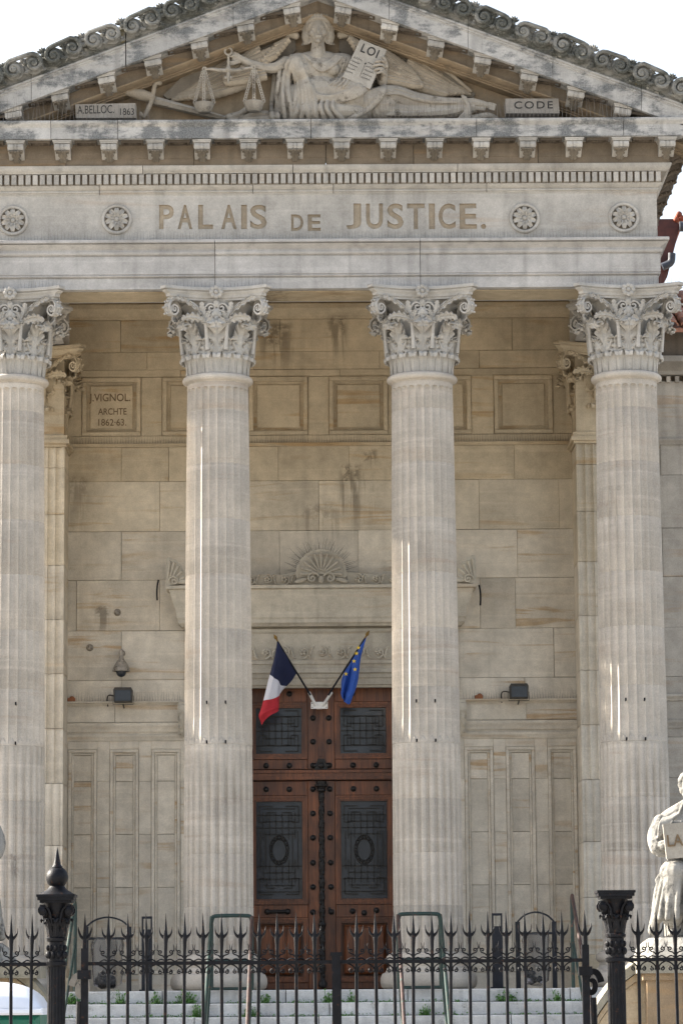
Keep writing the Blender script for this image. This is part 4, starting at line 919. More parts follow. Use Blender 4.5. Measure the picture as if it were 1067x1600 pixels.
# lintel mouldings between hood and door
zf1, zf0 = D(500, 1008, YW-.1).z, D(500, 1031, YW-.1).z
ztop = D(500, 1074, YW-.05).z
m_ = MB(); m_.box(-1.75, 1.75, YW-.10, YW+.1, zf0, zb+.01)
prof = [(.10, zb-.02), (.16, zb-.03), (.16, zb-.07), (.13, zb-.10), (.13, zb-.13), (.11, zf1+.02), (.11, zf1), (.105, zf0), (.13, zf0-.01), (.14, zf0-.06), (.12, zf0-.075), (.11, zf0-.13), (.12, zf0-.14), (.13, zf0-.19), (.10, zf0-.21), (.09, zf0-.26), (.07, zf0-.28), (.06, ztop+.04), (.04, ztop+.03), (.03, ztop), (-.1, ztop)]
n = len(prof); m_.add([(-1.75, YW-a, z) for a, z in prof]+[(1.75, YW-a, z) for a, z in prof], [(i, i+1, i+1+n, i+n) for i in range(n-1)])
m_.build('lintel', M['surround'], DS, 30)
for s in (-1, 1):
    m_ = MB(); m_.box(min(s*1.12, s*1.2), max(s*1.12, s*1.2), YW-.04, YW+.3, PZ, ztop); m_.box(min(s*1.2005, s*1.36), max(s*1.2005, s*1.36), YW-.08, YW+.1, PZ, ztop+.2); m_.box(min(s*1.3605, s*1.55), max(s*1.3605, s*1.55), YW-.12, YW+.1, PZ, zb); m_.build('jamb', M['surround'], DS, 0)
    m_ = MB(); x0 = 1.99; m_.box(min(s*x0, s*(x0-.42)), max(s*x0, s*(x0-.42)), YW-.10, YW+.1, D(280, 1105, YW).z, zb); m_.box(min(s*(x0+.03), s*(x0-.1)), max(s*(x0+.03), s*(x0-.1)), YW-.07, YW+.1, D(280, 1100, YW).z, zb)
    for k in range(34): m_.ell((s*(x0-.14), YW-.105, zb-.04-.037*k), (.022, .018, .016), nu=6, nv=4)
    m_.build('pilaster_strip', M['surround'], DS, 0)
    # console with scroll and leaf below the strip
    m_ = MB(); cz = D(280, 1108, YW-.2).z
    m_.ribbon(spiral((0, 0, 0), (0, -1, 0), (0, 0, 1), .13, .03, 1.6, -PI*.5, 24, 1), (1, 0, 0), .20, .04); m_.ell((0, 0, 0), (.09, .05, .05))
    leaf(m_, [(0, -.12, -.05), (0, -.13, -.18), (0, -.08, -.30), (0, -.02, -.40)], (1, 0, 0), .2, None, 4, .4, .03, .3, .15); m_.box(-.09, .09, -.07, .2, -.36, .12)
    m_.build('console', M['surround'], DS, 40, (s*2.03, YW-.07, cz))
# leaf scroll panels and shell crest
def scrollwork(mb, x0, x1, z, h, y, n, d=.025):
    L = (x1-x0)/n
    for k in range(n):
        cx = x0+L*(k+.5); sg = 1 if k % 2 else -1
        sp = spiral((cx, y, z), (1, 0, 0), (0, 0, 1), h*.46, .012, 1.7, sg*PI*.5+PI, 24, sg)
        mb.tube([p+V((0, -d*.5, 0)) for p in sp], [h*.07]*24, 6)
        for q in range(5): a = q*1.25+k; mb.ell((cx+math.cos(a)*h*.15, y-d*.6, z+math.sin(a)*h*.15), (h*.11, d, h*.09), Euler((0, -a, 0)), 8, 6)
        for q in range(4):
            a = sg*(.6+.5*q); mb.ell((cx+L*.5*math.cos(a*.3)-L*.02*q, y-d*.5, z+sg*h*(.32-.2*q)), (h*.20, d*.8, h*.07), Euler((0, -a, 0)), 8, 6)
m_ = MB(); scrollwork(m_, -1.25, 1.25, (zf0+zf1)/2, (zf1-zf0)*.95, YW-.11, 9); m_.build('scroll_frieze', M['surround'], DS, 50)
ycr = yf-.22; zc_ = zt
for a, b_ in ((-1.98, -.385), (.385, 1.98)):
    m_ = MB(); m_.prism([(a, zt), (b_, zt), (b_, zt+(.02 if b_ > 0 else .20)), (b_-.25 if b_ < 0 else b_-.3, zt+.16), (a+.3, zt+.16), (a, zt+(.02 if a < 0 else .20))], ycr+.02, ycr+.16); scrollwork(m_, a+.03, b_-.03, zt+.09, .19, ycr+.01, 6, .035); m_.build('crest_scroll', M['surround'], DS, 50)
def shell_part(mb, r, a0, a1, n, y, z):
    """scalloped fan of raised ribs"""
    out = []; k = n*6
    for i in range(k+1):
        a = a0+(a1-a0)*i/k; rr = r*(1+.055*(abs(math.sin((a-a0)/(a1-a0)*n*PI))**.7)-.03); out.append((math.cos(a)*rr, z+math.sin(a)*rr))
    mb.prism([(0, z)]+out, y, y+.10)
    inner = [(p[0]*.86, z+(p[1]-z)*.86) for p in out]; mb.prism([(0, z)]+inner, y-.018, y+.002)
    for i in range(n):
        a = a0+(a1-a0)*(i+.5)/n; dx, dz = math.cos(a), math.sin(a)
        mb.limb([V((dx*r*.16, y-.03, z+dz*r*.16)), V((dx*r*.78, y-.03, z+dz*r*.78))], [.008, r*.072], 8)
m_ = MB(); shell_part(m_, .375, R(-8), R(188), 11, ycr-.02, zt+.16)
for s in (-1, 1):
    m_.tube(spiral((s*.13, ycr-.06, zt+.10), (s, 0, 0), (0, 0, 1), .10, .015, 1.6, PI*.9, 22, -1), .018, 6); m_.ell((s*.30, ycr-.04, zt+.07), (.10, .03, .035), Euler((0, s*.3, 0)))
m_.ell((0, ycr-.06, zt+.08), (.04, .04, .06)); m_.prism([(-.40, zt), (.40, zt), (.33, zt+.2), (-.33, zt+.2)], ycr+.0, ycr+.1)
m_.build('shell', M['surround'], DS, 40)
for s in (-1, 1):
    m_ = MB(); out = []
    for i in range(25):
        a = R(92)-R(86)*i/24; rr = .42*(1+.05*abs(math.sin(i/24*5*PI))-.1*(i/24)); out.append((math.cos(a)*rr*.72, math.sin(a)*rr))
    sg = lambda poly: [(-s*x, z) for x, z in poly]
    m_.prism(sg([(-.02, 0), (-.02, .40)]+out), 0, .12); 
    for i in range(5): a = R(84-16*i); m_.limb([V((-s*math.cos(a)*.08, -.01, math.sin(a)*.10)), V((-s*math.cos(a)*.25, -.01, math.sin(a)*.36))], [.008, .026], 7)
    m_.tube(spiral((-s*.10, -.03, .07), (s, 0, 0), (0, 0, 1), .085, .015, 1.6, 0, 20, 1), .016, 6); m_.ell((-s*.24, -.01, .06), (.10, .03, .04))
    m_.build('corner_shell', M['surround'], DS, 40, (s*2.27, yf-.26, zt))

# ---------------- door
YD = YW+.28
DO = empty('double_door', (0, YD, 0), CH)
def dx(px, py=1300): return at(px, py, YD).x
def dz(py, px=503): return at(px, py, YD).z
CXD = dx(502.5); HALF = 1.13; ztr0, ztr1 = dz(1219), dz(1203); zdt = dz(1074)
mb = MB(); mb.box(-1.4, 1.4, .12, .2, PZ, zdt+.3); mb.build('door_back', M['wood'], DO, 0)
m_ = MB(); m_.box(-1.2, 1.2, -.06, .1, ztr0, ztr1); m_.box(-1.2, 1.2, -.09, .1, ztr1-.045, ztr1-.01); m_.box(-1.2, 1.2, -.08, .1, ztr0+.01, ztr0+.05); m_.build('transom', M['wood'], DO, 0)
def framed(par, x0, x1, z0, z1, yy, name, mat='wood', wd=.07):
    """moulded frame of two steps round an opening"""
    f_ = None
    for i, (ins, w_, yo) in enumerate(((0, .03, -.035), (.03, .028, -.02), (.058, .024, -.005))):
        a, b_, c, d = x0+ins, x1-ins, z0+ins, z1-ins; m_ = MB()
        m_.box(a, b_, yy+yo, yy+.05, d-w_, d); m_.box(a, b_, yy+yo, yy+.05, c, c+w_); m_.box(a, a+w_, yy+yo, yy+.05, c+w_, d-w_); m_.box(b_-w_, b_, yy+yo, yy+.05, c+w_, d-w_); m_.build(name, M[mat], par, 0)
def key_grille(w, h, n, oval):
    """bronze lattice with key corners in front of the glass"""
    m_ = MB(); r = .0095
    def bar(x0, z0, x1, z1): m_.tube([(x0, 0, z0), (x1, 0, z1)], r, 4)
    for k in range(1, n): 
        x = -w/2+w*k/n; bar(x, -h/2+.16*h, x, -h*.1 if oval else h/2-.16*h)
        if oval: bar(x, h*.12, x, h/2-.1*h)
    mz = int(n*h/w)
    for k in range(1, mz):
        z = -h/2+h*k/mz
        if oval and abs(z) < h*.14: continue
        e = w/2 if k % 2 else w*.36
        bar(-e, z, e, z)
    for s in (-1, 1):
        for t in (-1, 1):
            x0, z0 = s*w*.44, t*h*.46; bar(x0, z0, s*w*.14, z0); bar(x0, z0, x0, t*(h*.46-w*.36)); bar(x0, t*(h*.46-w*.36), s*w*.28, t*(h*.46-w*.36)); bar(s*w*.28, t*(h*.46-w*.36), s*w*.28, t*(h*.46-w*.14)); bar(s*w*.28, t*(h*.46-w*.14), s*w*.1, t*(h*.46-w*.14))
    if oval:
        for rr in (.13, .17): m_.tube([(rr*.82*math.cos(a*PI/16), 0, rr*1.25*math.sin(a*PI/16)) for a in range(33)], .010, 6)
        for a in range(14): m_.ell((.15*.82*math.cos(a*PI/7), 0, .15*1.25*math.sin(a*PI/7)), (.02, .012, .02), nu=6, nv=5)
        for s in (-1, 1): bar(s*w*.3, -h*.2, s*w*.3, h*.2); bar(s*w*.42, -h*.2, s*w*.42, h*.2)
    return m_.mesh('grille', M['bronze'], 40)
stud = MB(); stud.lathe([(0, .05), (.018, .048), (.032, .036), (.036, .022), (.030, .014), (.044, .010), (.044, 0), (0, 0)], 14, Mx=Matrix.Rotation(PI/2, 4, 'X')); stud_me = stud.mesh('stud', M['bronze'], 40)
gx0, gx1 = dx(533)-CXD, dx(604.5)-CXD
for s in (-1, 1):
    lf = empty('door_leaf', (CXD, 0, 0), DO)
    a, b_ = (gx0, gx1) if s > 0 else (-gx1, -gx0); ox = gx0-.14; ex = HALF
    def bx(xa, xb, z0, z1, name, y0=0.):
        x0, x1 = (xa, xb) if s > 0 else (-xb, -xa); m_ = MB(); m_.block(x0, x1, z0, z1, y0, .09, .006); m_.build(name, M['wood'], lf, 0)
    # rows
    u0, u1 = dz(1177), dz(1106); l0, l1 = dz(1404), dz(1252); p0, p1 = dz(1528), dz(1440)
    for (z0, z1) in ((u0, u1), (l0, l1)):
        framed(lf, a-.085, b_+.085, z0-.085, z1+.085, .012, 'moulding')
        m_ = MB(); m_.box(a, b_, .055, .065, z0, z1); m_.build('pane', M['glass'], lf, 0)
        put('grille', key_grille(b_-a-.02, z1-z0-.02, 7, z1-z0 > 1), lf, ((a+b_)/2, .038, (z0+z1)/2))
    framed(lf, a-.085, b_+.085, p0-.06, p1+.06, .012, 'moulding')
    m_ = MB(); m_.block(a+.03, b_-.03, p0+.05, p1-.05, .0, .06, .03); m_.build('lower_panel', M['wood'], lf, 0)
    for k in range(3):
        w3 = (b_-a-.1)/3; m_ = MB(); m_.block(a+.05+k*w3+.01, a+.05+(k+1)*w3-.01, p0+.09, p1-.09, -.02, .02, .012); m_.build('raised_field', M['wood'], lf, 0)
    bx(.025, gx0-.086, PZ+.02, ztr0-.01, 'stile'); bx(gx1+.086, ex, PZ+.02, ztr0-.01, 'stile'); bx(.025, gx0-.086, ztr1+.01, zdt, 'stile'); bx(gx1+.086, ex, ztr1+.01, zdt, 'stile')
    for z0, z1 in ((PZ+.02, p0-.06), (p1+.06, l0-.085), (l1+.085, ztr0-.01), (ztr1+.01, u0-.085), (u1+.085, zdt)): bx(gx0-.085, gx1+.085, z0+.002, z1-.002, 'rail')
    for px, py in ((489, 1122), (489, 1159), (489, 1196), (489, 1271), (489, 1309), (489, 1348), (489, 1386), (489, 1425), (416, 1196), (452, 1196), (416, 1233), (452, 1233), (489, 1233), (452, 1084)):
        X_ = dx(px, py)-CXD; put('stud', stud_me, lf, ((X_ if s < 0 else -X_), 0, dz(py)))
    if s < 0:
        m_ = MB(); m_.tube([(0, -.05, 0), (.30, -.05, 0)], .02, 8); m_.ell((0, -.03, 0), (.045, .05, .045)); m_.ell((.30, -.03, 0), (.045, .05, .045)); m_.box(.02, .28, -.02, .0, -.03, .03); m_.build('letter_slot', M['bronze'], lf, 40, (dx(418, 1424)-CXD, 0, dz(1424)))
    else:
        for px, py in ((551, 1424), (569, 1427), (588, 1423)): put('stud', stud_me, lf, (dx(px, py)-CXD, 0, dz(py)))
        m_ = MB(); m_.box(-.02, .02, -.012, 0, -.05, .05); m_.ell((0, -.012, .01), (.01, .01, .01)); m_.build('keyhole_plate', M['bronze'], lf, 40, (dx(515, 1423)-CXD, 0, dz(1423)))
# carved bronze cover strip where the leaves meet
m_ = MB(); z0, z1 = PZ+.05, ztr0-.02
pr = []; k = 60
for i in range(k+1):
    t = i/k; pr.append((.040+.008*math.sin(t*90)+(.03 if t > .96 else 0)+(.014 if abs(t-.6) < .012 or abs(t-.3) < .012 else 0)+(.02 if t < .03 else 0), z0+(z1-z0)*t))
m_.lathe(pr, 12, (0, -.02, 0)); 
for i in range(46): m_.ell((.022*(1 if i % 2 else -1), -.058, z0+.1+(z1-z0-.2)*i/45), (.022, .012, .03), nu=7, nv=5)
m_.ell((0, -.05, z1-.06), (.10, .05, .035)); m_.ell((0, -.05, z1-.13), (.065, .05, .04))
m_.build('cover_strip', M['bronze'], DO, 40, (CXD, 0, 0))
m_ = MB(); m_.box(-.045, .045, -.03, .09, ztr1, zdt); m_.box(-.022, .022, -.05, .0, ztr1+.2, zdt); m_.build('mullion', M['wood'], DO, 0, (CXD, 0, 0))
m_ = MB(); m_.prism([(-.10, ztr1), (.10, ztr1), (.085, ztr1+.05), (.05, ztr1+.16), (-.05, ztr1+.16), (-.085, ztr1+.05)], -.09, 0); m_.ell((0, -.08, ztr1+.06), (.05, .04, .05)); m_.ell((-.09, -.06, ztr1+.06), (.04, .04, .04)); m_.ell((.09, -.06, ztr1+.06), (.04, .04, .04)); m_.build('mullion_foot', M['bronze'], DO, 40, (CXD, 0, 0))

# ---------------- side wings of the courthouse
tile = MB(); n = 8
for i in range(n+1):
    a = PI*i/n; tile.v += [(-.095*math.cos(a), -.0, .075*math.sin(a)), (-.08*math.cos(a), .42, .06*math.sin(a)+.01), (-.075*math.cos(a), 0, .055*math.sin(a)), (-.06*math.cos(a), .42, .04*math.sin(a)+.01)]
for i in range(n):
    a = i*4; tile.f += [(a, a+4, a+5, a+1), (a+2, a+3, a+7, a+6), (a, a+2, a+6, a+4), (a+1, a+5, a+7, a+3)]; tile.m += [0]*4
tile_me = tile.mesh('roof_tile', M['tile'], 50)
for s in (-1, 1):
    WG = empty('side_wing', (0, 0, 0), CH); x0, x1 = 4.75, (9.5 if s > 0 else 24.)
    sx = lambda a, b_: (min(s*a, s*b_), max(s*a, s*b_))
    a, b_ = sx(x0, x1); zE = at(1050, 556, YW-.3).z
    mb = MB(); mb.box(a, b_, YW+.09, YW+5, PZ, zE); mb.build('core', M['mortar'], WG, 0)
    zr = [PZ, Zp(1386), Zp(1303), Zp(1220), Zp(1157), Zp(1100), Zp(1062), Zp(985), Zp(906), Zp(830), Zp(747), Zp(697), Zp(600)]
    for i, (z0, z1) in enumerate(zip(zr, zr[1:])):
        xs = [x0, x0+.35+(.5 if i % 2 else 0), x0+1.6+(.4 if i % 3 else 0), x0+3.1, x1]
        xs = [s*q for q in xs]; xs.sort(); course(z0, z1, xs, mat='side', par=WG)
    ledge('string_course', Zp(700), Zp(690), .06, 'side', WG, a, b_); ledge('string_course', Zp(1100), Zp(1090), .07, 'side', WG, a, b_); ledge('string_course', Zp(1143), Zp(1129), .05, 'side', WG, a, b_)
    ledge('wing_cornice', Zp(592), zE, .34, 'side', WG, a, b_)
    mb = MB(); mb.box(a, b_, YW-.22, YW+.5, zE+.001, zE+.45); mb.build('parapet', M['dark'], WG, 0)
    for k in range(14): m_ = MB(); m_.box(-.03, .03, -.04, .02, 0, .09); m_.build('dentil', M['side'], WG, 0, (s*(x0+.1+.13*k), YW-.03, Zp(603)))
    ze = zE+.42; rs_ = .42; RD = 2.4
    mb = MB(); mb.add([(a, YW-.5, ze-.04), (b_, YW-.5, ze-.04), (b_, YW-.5+RD, ze-.04+rs_*RD), (a, YW-.5+RD, ze-.04+rs_*RD), (a, YW-.5, ze-.1), (b_, YW-.5, ze-.1), (b_, YW-.5+RD, ze-.1+rs_*RD), (a, YW-.5+RD, ze-.1+rs_*RD)], [(0, 1, 2, 3), (7, 6, 5, 4), (0, 4, 5, 1), (1, 5, 6, 2), (2, 6, 7, 3), (3, 7, 4, 0)]); mb.build('roof_slope', M['tile'], WG, 0)
    if s > 0:
        sm = Matrix.Rotation(math.atan(rs_), 4, 'X')
        for r_ in range(7):
            for c_ in range(14):
                yy = r_*.33; put('roof_tile', tile_me, WG, mx=Matrix.Translation((x0+.1+c_*.21+random.uniform(-.01, .01), YW-.52+yy, ze+rs_*yy)) @ sm)
# main roof eave far behind on the right with gutter and pipe
ev = empty('rear_eave', (0, 0, 0), CH); ye = 8.9
mb = MB(); e0, e1, e2 = at(1026, 448, ye), at(1052, 342, ye), at(1062, 352, ye); e3 = at(1042, 432, ye)
mb.prism([(e0.x-.3, e0.z), (e1.x-.3, e1.z), (e1.x, e1.z), (e2.x, e2.z), (e3.x, e3.z), (e0.x, e0.z-.1)], ye, ye+2.5); mb.build('eave_board', M['redboard'], ev, 0)
mb = MB(); mb.tube([at(1061, 354, ye-.1), at(1072, 354, ye-.1)], .085, 12); mb.build('gutter', M['zinc'], ev, 50); mb = MB(); mb.tube(cr([at(1049, 396, ye-.1), at(1047, 410, ye-.1), at(1034, 417, ye-.1)], 10), .065, 10); mb.build('elbow_pipe', M['zinc'], ev, 50)
for k, (px, py) in enumerate(((1056, 343), (1060, 335), (1064, 341))):
    mb = MB(); p = at(px, py, ye); mb.limb([p, p+V((.05, 2.0, .0))], [.055, .05], 10); mb.build('ridge_tile', M['redtile'], ev, 50)

# ---------------- bird spikes along ledges
def spikes(name, segs, h, step=.045, r=.0028, lean=.0):
    mb = MB(); rr = random.Random(len(segs))
    for A, B in segs:
        A, B = V(A), V(B); L = (B-A).length; k = max(1, int(L/step))
        for i in range(k+1):
            p = A.lerp(B, i/k); hh = h*rr.uniform(.8, 1.15); tip = p+V((rr.uniform(-1, 1)*.15*hh, -lean*hh, hh)); a = (p-tip).orthogonal().normalized()*r; b2 = (p-tip).normalized().cross(a)
            mb.add([p+a, p-a*.5+b2*.87, p-a*.5-b2*.87, tip], [(0, 1, 3), (1, 2, 3), (2, 0, 3)])
    return tag(mb.build(name, M['wire'], CH, 0), kind='stuff')
spikes('bird_spikes', [((-4.6, EY-.07, Z['a3']), (4.6, EY-.07, Z['a3']))], .16, .045, .0026)
spikes('bird_spikes', [((-4.55, EY-.9+.35, Z['top']), (-2.3, EY-.55, Z['top'])), ((.6, EY-.55, Z['top']), (4.2, EY-.55, Z['top']))], .40, .055, .0035)
spikes('bird_spikes', [((-3.8, YW-.05, zl[0]+.045), (-2.1, YW-.05, zl[0]+.045)), ((2.1, YW-.05, zl[0]+.045), (3.8, YW-.05, zl[0]+.045))], .17, .04, .0032)
spikes('bird_spikes', [((-3.8, YW-.04, zp0+.035), (3.8, YW-.04, zp0+.035))], .17, .04, .0032)
for x in COLX: spikes('bird_spikes', [((x-.68, -.66, 11.67), (x-.1, -.50, 11.67)), ((x+.1, -.50, 11.67), (x+.68, -.66, 11.67))], .17, .05, .0026)
mb = MB(); rr = random.Random(9)
for i in range(46):
    a = R(-5+190*i/45); p = V((math.cos(a)*.36, ycr+.06, zt+.16+math.sin(a)*.36)); L = rr.uniform(.1, .26); a2 = a+rr.uniform(-.2, .2); mb.tube([p, p+V((math.cos(a2)*L, -.03, math.sin(a2)*L))], [.004, .001], 4)
tag(mb.build('bird_spikes', M['iron'], CH, 0), kind='stuff')

# ================================================================== THINGS
# ---------------- floodlights, camera
def floodlight(px, py, s, label):
    p = at(px, py, YW-.25); t = tag(empty('floodlight', (p.x, YW, zl[0]+.05)), label, 'floodlight', 'floodlights on the wall ledge'); z0 = p.z-zl[0]-.05
    m_ = MB(); m_.prism([(-.13, -.10), (.13, -.10), (.14, .08), (.12, .115), (-.12, .115), (-.14, .08)], -.36, -.16); m_.build('housing', M['lamp'], t, 0, (0, 0, z0))
    m_ = MB(); m_.box(-.115, .115, -.372, -.361, -.085, .07); m_.build('glass', M['glass'], t, 0, (0, 0, z0))
    m_ = MB(); m_.ribbon([(-.15, -.25, .0), (-.15, -.25, -.13), (.15, -.25, -.13), (.15, -.25, 0)], (0, 1, 0), .03, .008); m_.tube([(0, -.25, -.13), (0, -.1, -.16), (0, -.02, -.16)], .012, 6); m_.build('bracket', M['lamp'], t, 0, (0, 0, z0))
    m_ = MB(); m_.tube(cr([(s*.13, -.2, .0), (s*.22, -.12, .02), (s*.25, -.05, -.03), (s*.24, -.02, -.14)], 10), .010, 6); m_.build('cable', M['lamp'], t, 40, (0, 0, z0))
floodlight(193, 1087, -1, 'dark box floodlight on the ledge below the bell-shaped wall camera'); floodlight(810, 1081, -1, 'dark box floodlight alone on the ledge between the two right columns')
p = at(190, 1040, YW-.2); t = tag(empty('security_camera', (p.x, YW, p.z)), 'stained grey bell-shaped dome camera on the left portico wall', 'camera')
m_ = MB(); m_.lathe([(.0, .22), (.03, .22), (.035, .13), (.045, .09), (.075, .05), (.105, .0), (.125, -.05), (.13, -.085), (.12, -.09), (.09, -.06), (0, -.05)], 24); m_.build('housing', M['camgrey'], t, 40, (0, -.22, 0))
m_ = MB(); m_.ell((0, 0, -.09), (.08, .08, .085)); m_.build('dome', M['glass'], t, 40, (0, -.22, 0))
m_ = MB(); m_.tube([(0, 0, 0), (0, -.14, .0), (0, -.22, .02)], .03, 8); m_.lathe([(.05, 0), (.05, .02), (0, .02)], 12, Mx=Matrix.Rotation(PI/2, 4, 'X')); m_.build('bracket', M['camgrey'], t, 40, (0, 0, .2))
for px, py, lb in ((112, 1096, 'small brown brick fragment on the ledge at the left pier'), (748, 1090, 'small brown brick fragment on the ledge right of the door')):
    p = at(px, py, YW-.03); m_ = MB(); m_.box(-.055, .055, -.03, .03, 0, .05, Matrix.Rotation(.3, 4, 'Z')); m_.ell((.01, 0, .05), (.04, .03, .03)); o = m_.build('brick_fragment', M['brick'], None, 30, (p.x, YW-.035, zl[0]+.045)); tag(o, lb, 'brick', 'brick fragments on ledges')
for px, py, lb in ((184, 957, 'small round iron boss high on the left portico wall'), (141, 1012, 'small round iron boss low on the left portico wall')):
    p = at(px, py, YW); m_ = MB(); m_.lathe([(.055, 0), (.05, .02), (.03, .035), (.028, .05), (0, .055)], 14, Mx=Matrix.Rotation(PI/2, 4, 'X')); o = m_.build('wall_boss', M['camgrey'], None, 40, (p.x, YW-.004, p.z)); tag(o, lb, 'wall fitting', 'old iron fittings on the wall')
for px, py, s, lb in ((246, 922, -1, 'black hooked cable hanging by the left corner shell of the door hood'), (750, 930, 1, 'black hooked cable hanging by the right corner shell of the door hood')):
    m_ = MB(); m_.tube(cr([at(px-s*2, py-16, YW-.3), at(px, py-6, YW-.3), at(px+s*.5, py+6, YW-.28), at(px, py+16, YW-.28)], 10), .014, 6); o = m_.build('hooked_cable', M['iron'], None, 50); tag(o, lb, 'cable', 'hooked cables at the door hood')

# ---------------- flags
YFb = YW+.02
br = tag(empty('flag_bracket', at(499, 1102, YFb-.06)), 'white two-socket flag bracket fixed over the middle of the door', 'bracket')
o0 = V(br.location)
m_ = MB(); m_.box(-.125, .125, -.0, .02, -.05, .05); m_.build('plate', M['white'], br, 0)
m_ = MB(); m_.box(-.04, .04, .02, .24, -.04, .04); m_.build('mount', M['white'], br, 0)
for s, (px, py) in ((-1, (483, 1082)), (1, (518, 1082))):
    e = at(px, py, YFb-.20)-o0; m_ = MB(); m_.tube([V((s*.055, -.005, .0)), e], .022, 10); m_.build('socket', M['white'], br, 50)
    for zz in (-.03, .03): m_ = MB(); m_.ell((s*.105, -.003, zz), (.008, .006, .008), nu=8, nv=6); m_.build('screw', M['lamp'], br, 40)
def pole(t, a, b_, tip):
    o = V(t.location); m_ = MB(); m_.tube([V(a)-o, V(b_)-o], [.015, .011], 8); m_.build('pole', M['charcoal'], t, 50)
    m_ = MB(); A = V(b_)-o; B = V(tip)-o; d = B-A; m_.tube([A, A+d*.3, A+d*.35, A+d*.6, B], [.012, .012, .022, .026, .002], 8); m_.build('finial', M['gold'], t, 40)
def cloth(t, curves, mats, name, ny=40, waves=(.0, 0)):
    """curves: down-hanging edge lines from hoist to fly (list over the hoist)"""
    o = V(t.location); cs = [cr(c, ny) for c in curves]; nx = 18; rows = []
    for j in range(ny):
        r_ = cr([c[j] for c in cs], nx); rows.append([p-o+V((.004*math.sin(j*.4+i), .016*math.sin(i*1.05+j*.12)*min(1, j/12)+.008*math.sin(j*.55+i*.3)*min(1, j/12), 0)) for i, p in enumerate(r_)])
    out = []
    for (j0, j1, mt, nm) in mats:
        a, b_ = int(j0*(ny-1)), int(j1*(ny-1)); m_ = MB(); fr = []; bk = []
        for j in range(a, b_+1):
            for i in range(nx):
                p = rows[j][i]; u = rows[j][min(i+1, nx-1)]-rows[j][max(i-1, 0)]; v = rows[min(j+1, ny-1)][i]-rows[max(j-1, 0)][i]; n_ = u.cross(v); n_ = n_.normalized() if n_.length > 1e-9 else V((0, -1, 0))
                fr.append(p+n_*.003); bk.append(p-n_*.003)
        h = b_-a+1; fs = []; N = h*nx
        for j in range(h-1):
            for i in range(nx-1): k = j*nx+i; fs += [(k, k+1, k+nx+1, k+nx), (N+k, N+k+nx, N+k+nx+1, N+k+1)]
        rim = list(range(nx))+[j*nx+nx-1 for j in range(1, h)]+[(h-1)*nx+i for i in range(nx-2, -1, -1)]+[j*nx for j in range(h-2, 0, -1)]
        fs += [(x, N+x, N+y, y) for x, y in zip(rim, rim[1:]+rim[:1])]
        m_.add(fr+bk, fs); out.append(m_.build(nm, M[mt], t, 60))
    return out
yp0, yp1 = YFb-.20, YFb-.62
fl = tag(empty('flag', at(485, 1085, yp0)), 'blue, white and red flag drooping from the left pole over the door', 'flag')
pole(fl, at(485, 1086, yp0), at(434, 1002, yp1), at(428, 991, yp1-.03))
cloth(fl, [[at(433, 1002, yp1-.01), at(428, 1032, yp1-.02), at(417, 1073, yp1-.04), at(408, 1108, yp1-.05), at(405, 1120, yp1-.04), at(409, 1133, yp1)],
           [at(441, 1015, yp1+.03), at(430, 1040, yp1-.10), at(425, 1074, yp1-.12), at(421, 1104, yp1-.10), at(418, 1113, yp1-.09), at(419, 1120, yp1-.06)],
           [at(449, 1028, yp1+.12), at(435, 1050, yp1-.02), at(434, 1074, yp1-.04), at(434, 1098, yp1-.02), at(434, 1107, yp1-.0), at(434, 1112, yp1)],
           [at(457, 1042, yp1+.2), at(444, 1062, yp1+.18), at(437, 1078, yp1+.15), at(436, 1092, yp1+.12), at(435, 1104, yp1+.1), at(434, 1109, yp1+.1)],
           [at(464, 1052, yp1+.25), at(455, 1064, yp1+.27), at(442, 1078, yp1+.26), at(437, 1086, yp1+.24), at(435, 1098, yp1+.2), at(434, 1106, yp1+.2)]],
      [(0, .32, 'blue', 'blue_band'), (.32, .52, 'whitecloth', 'white_band'), (.52, 1, 'red', 'red_band')], 'cloth')
ef = tag(empty('flag', at(513, 1085, yp0)), 'bright blue flag with yellow stars on the right pole over the door', 'flag')
pole(ef, at(513, 1086, yp0), at(570, 997, yp1), at(577, 985, yp1-.03))
cl = cloth(ef, [[at(572, 996, yp1-.01), at(565, 1020, yp1-.03), at(561, 1048, yp1-.05), at(556, 1075, yp1-.05), at(550, 1090, yp1-.04), at(546, 1101, yp1-.02)],
           [at(564, 1008, yp1+.05), at(558, 1030, yp1-.12), at(554, 1055, yp1-.12), at(549, 1075, yp1-.10), at(545, 1088, yp1-.09), at(541, 1099, yp1-.06)],
           [at(556, 1021, yp1+.12), at(550, 1040, yp1+.10), at(546, 1060, yp1+.06), at(541, 1078, yp1+.06), at(538, 1088, yp1+.05), at(538, 1096, yp1+.03)],
           [at(548, 1034, yp1+.2), at(545, 1046, yp1+.05), at(540, 1062, yp1-.02), at(536, 1078, yp1-.03), at(535, 1086, yp1-.02), at(536, 1092, yp1)],
           [at(541, 1046, yp1+.26), at(537, 1052, yp1+.22), at(534, 1064, yp1+.2), at(533, 1076, yp1+.18), at(533, 1083, yp1+.16), at(534, 1089, yp1+.15)]],
      [(0, 1, 'eublue', 'cloth')], 'cloth')[0]
def star_mesh():
    m_ = MB(); pts = []
    for k in range(10): r_ = .034 if k % 2 == 0 else .014; a = PI/2+k*PI/5; pts.append((r_*math.cos(a), r_*math.sin(a)))
    m_.prism(pts, -.003, .003); return m_.mesh('star', M['yellow'], 0)
st_me = star_mesh()
for px, py, d in ((553, 1033, -.125), (554.5, 1046, -.135), (540.5, 1053, -.02), (557, 1021, -.115), (560, 1012, -.09)):
    p = at(px, py, yp1+d)-V(ef.location); put('star', st_me, cl, p)

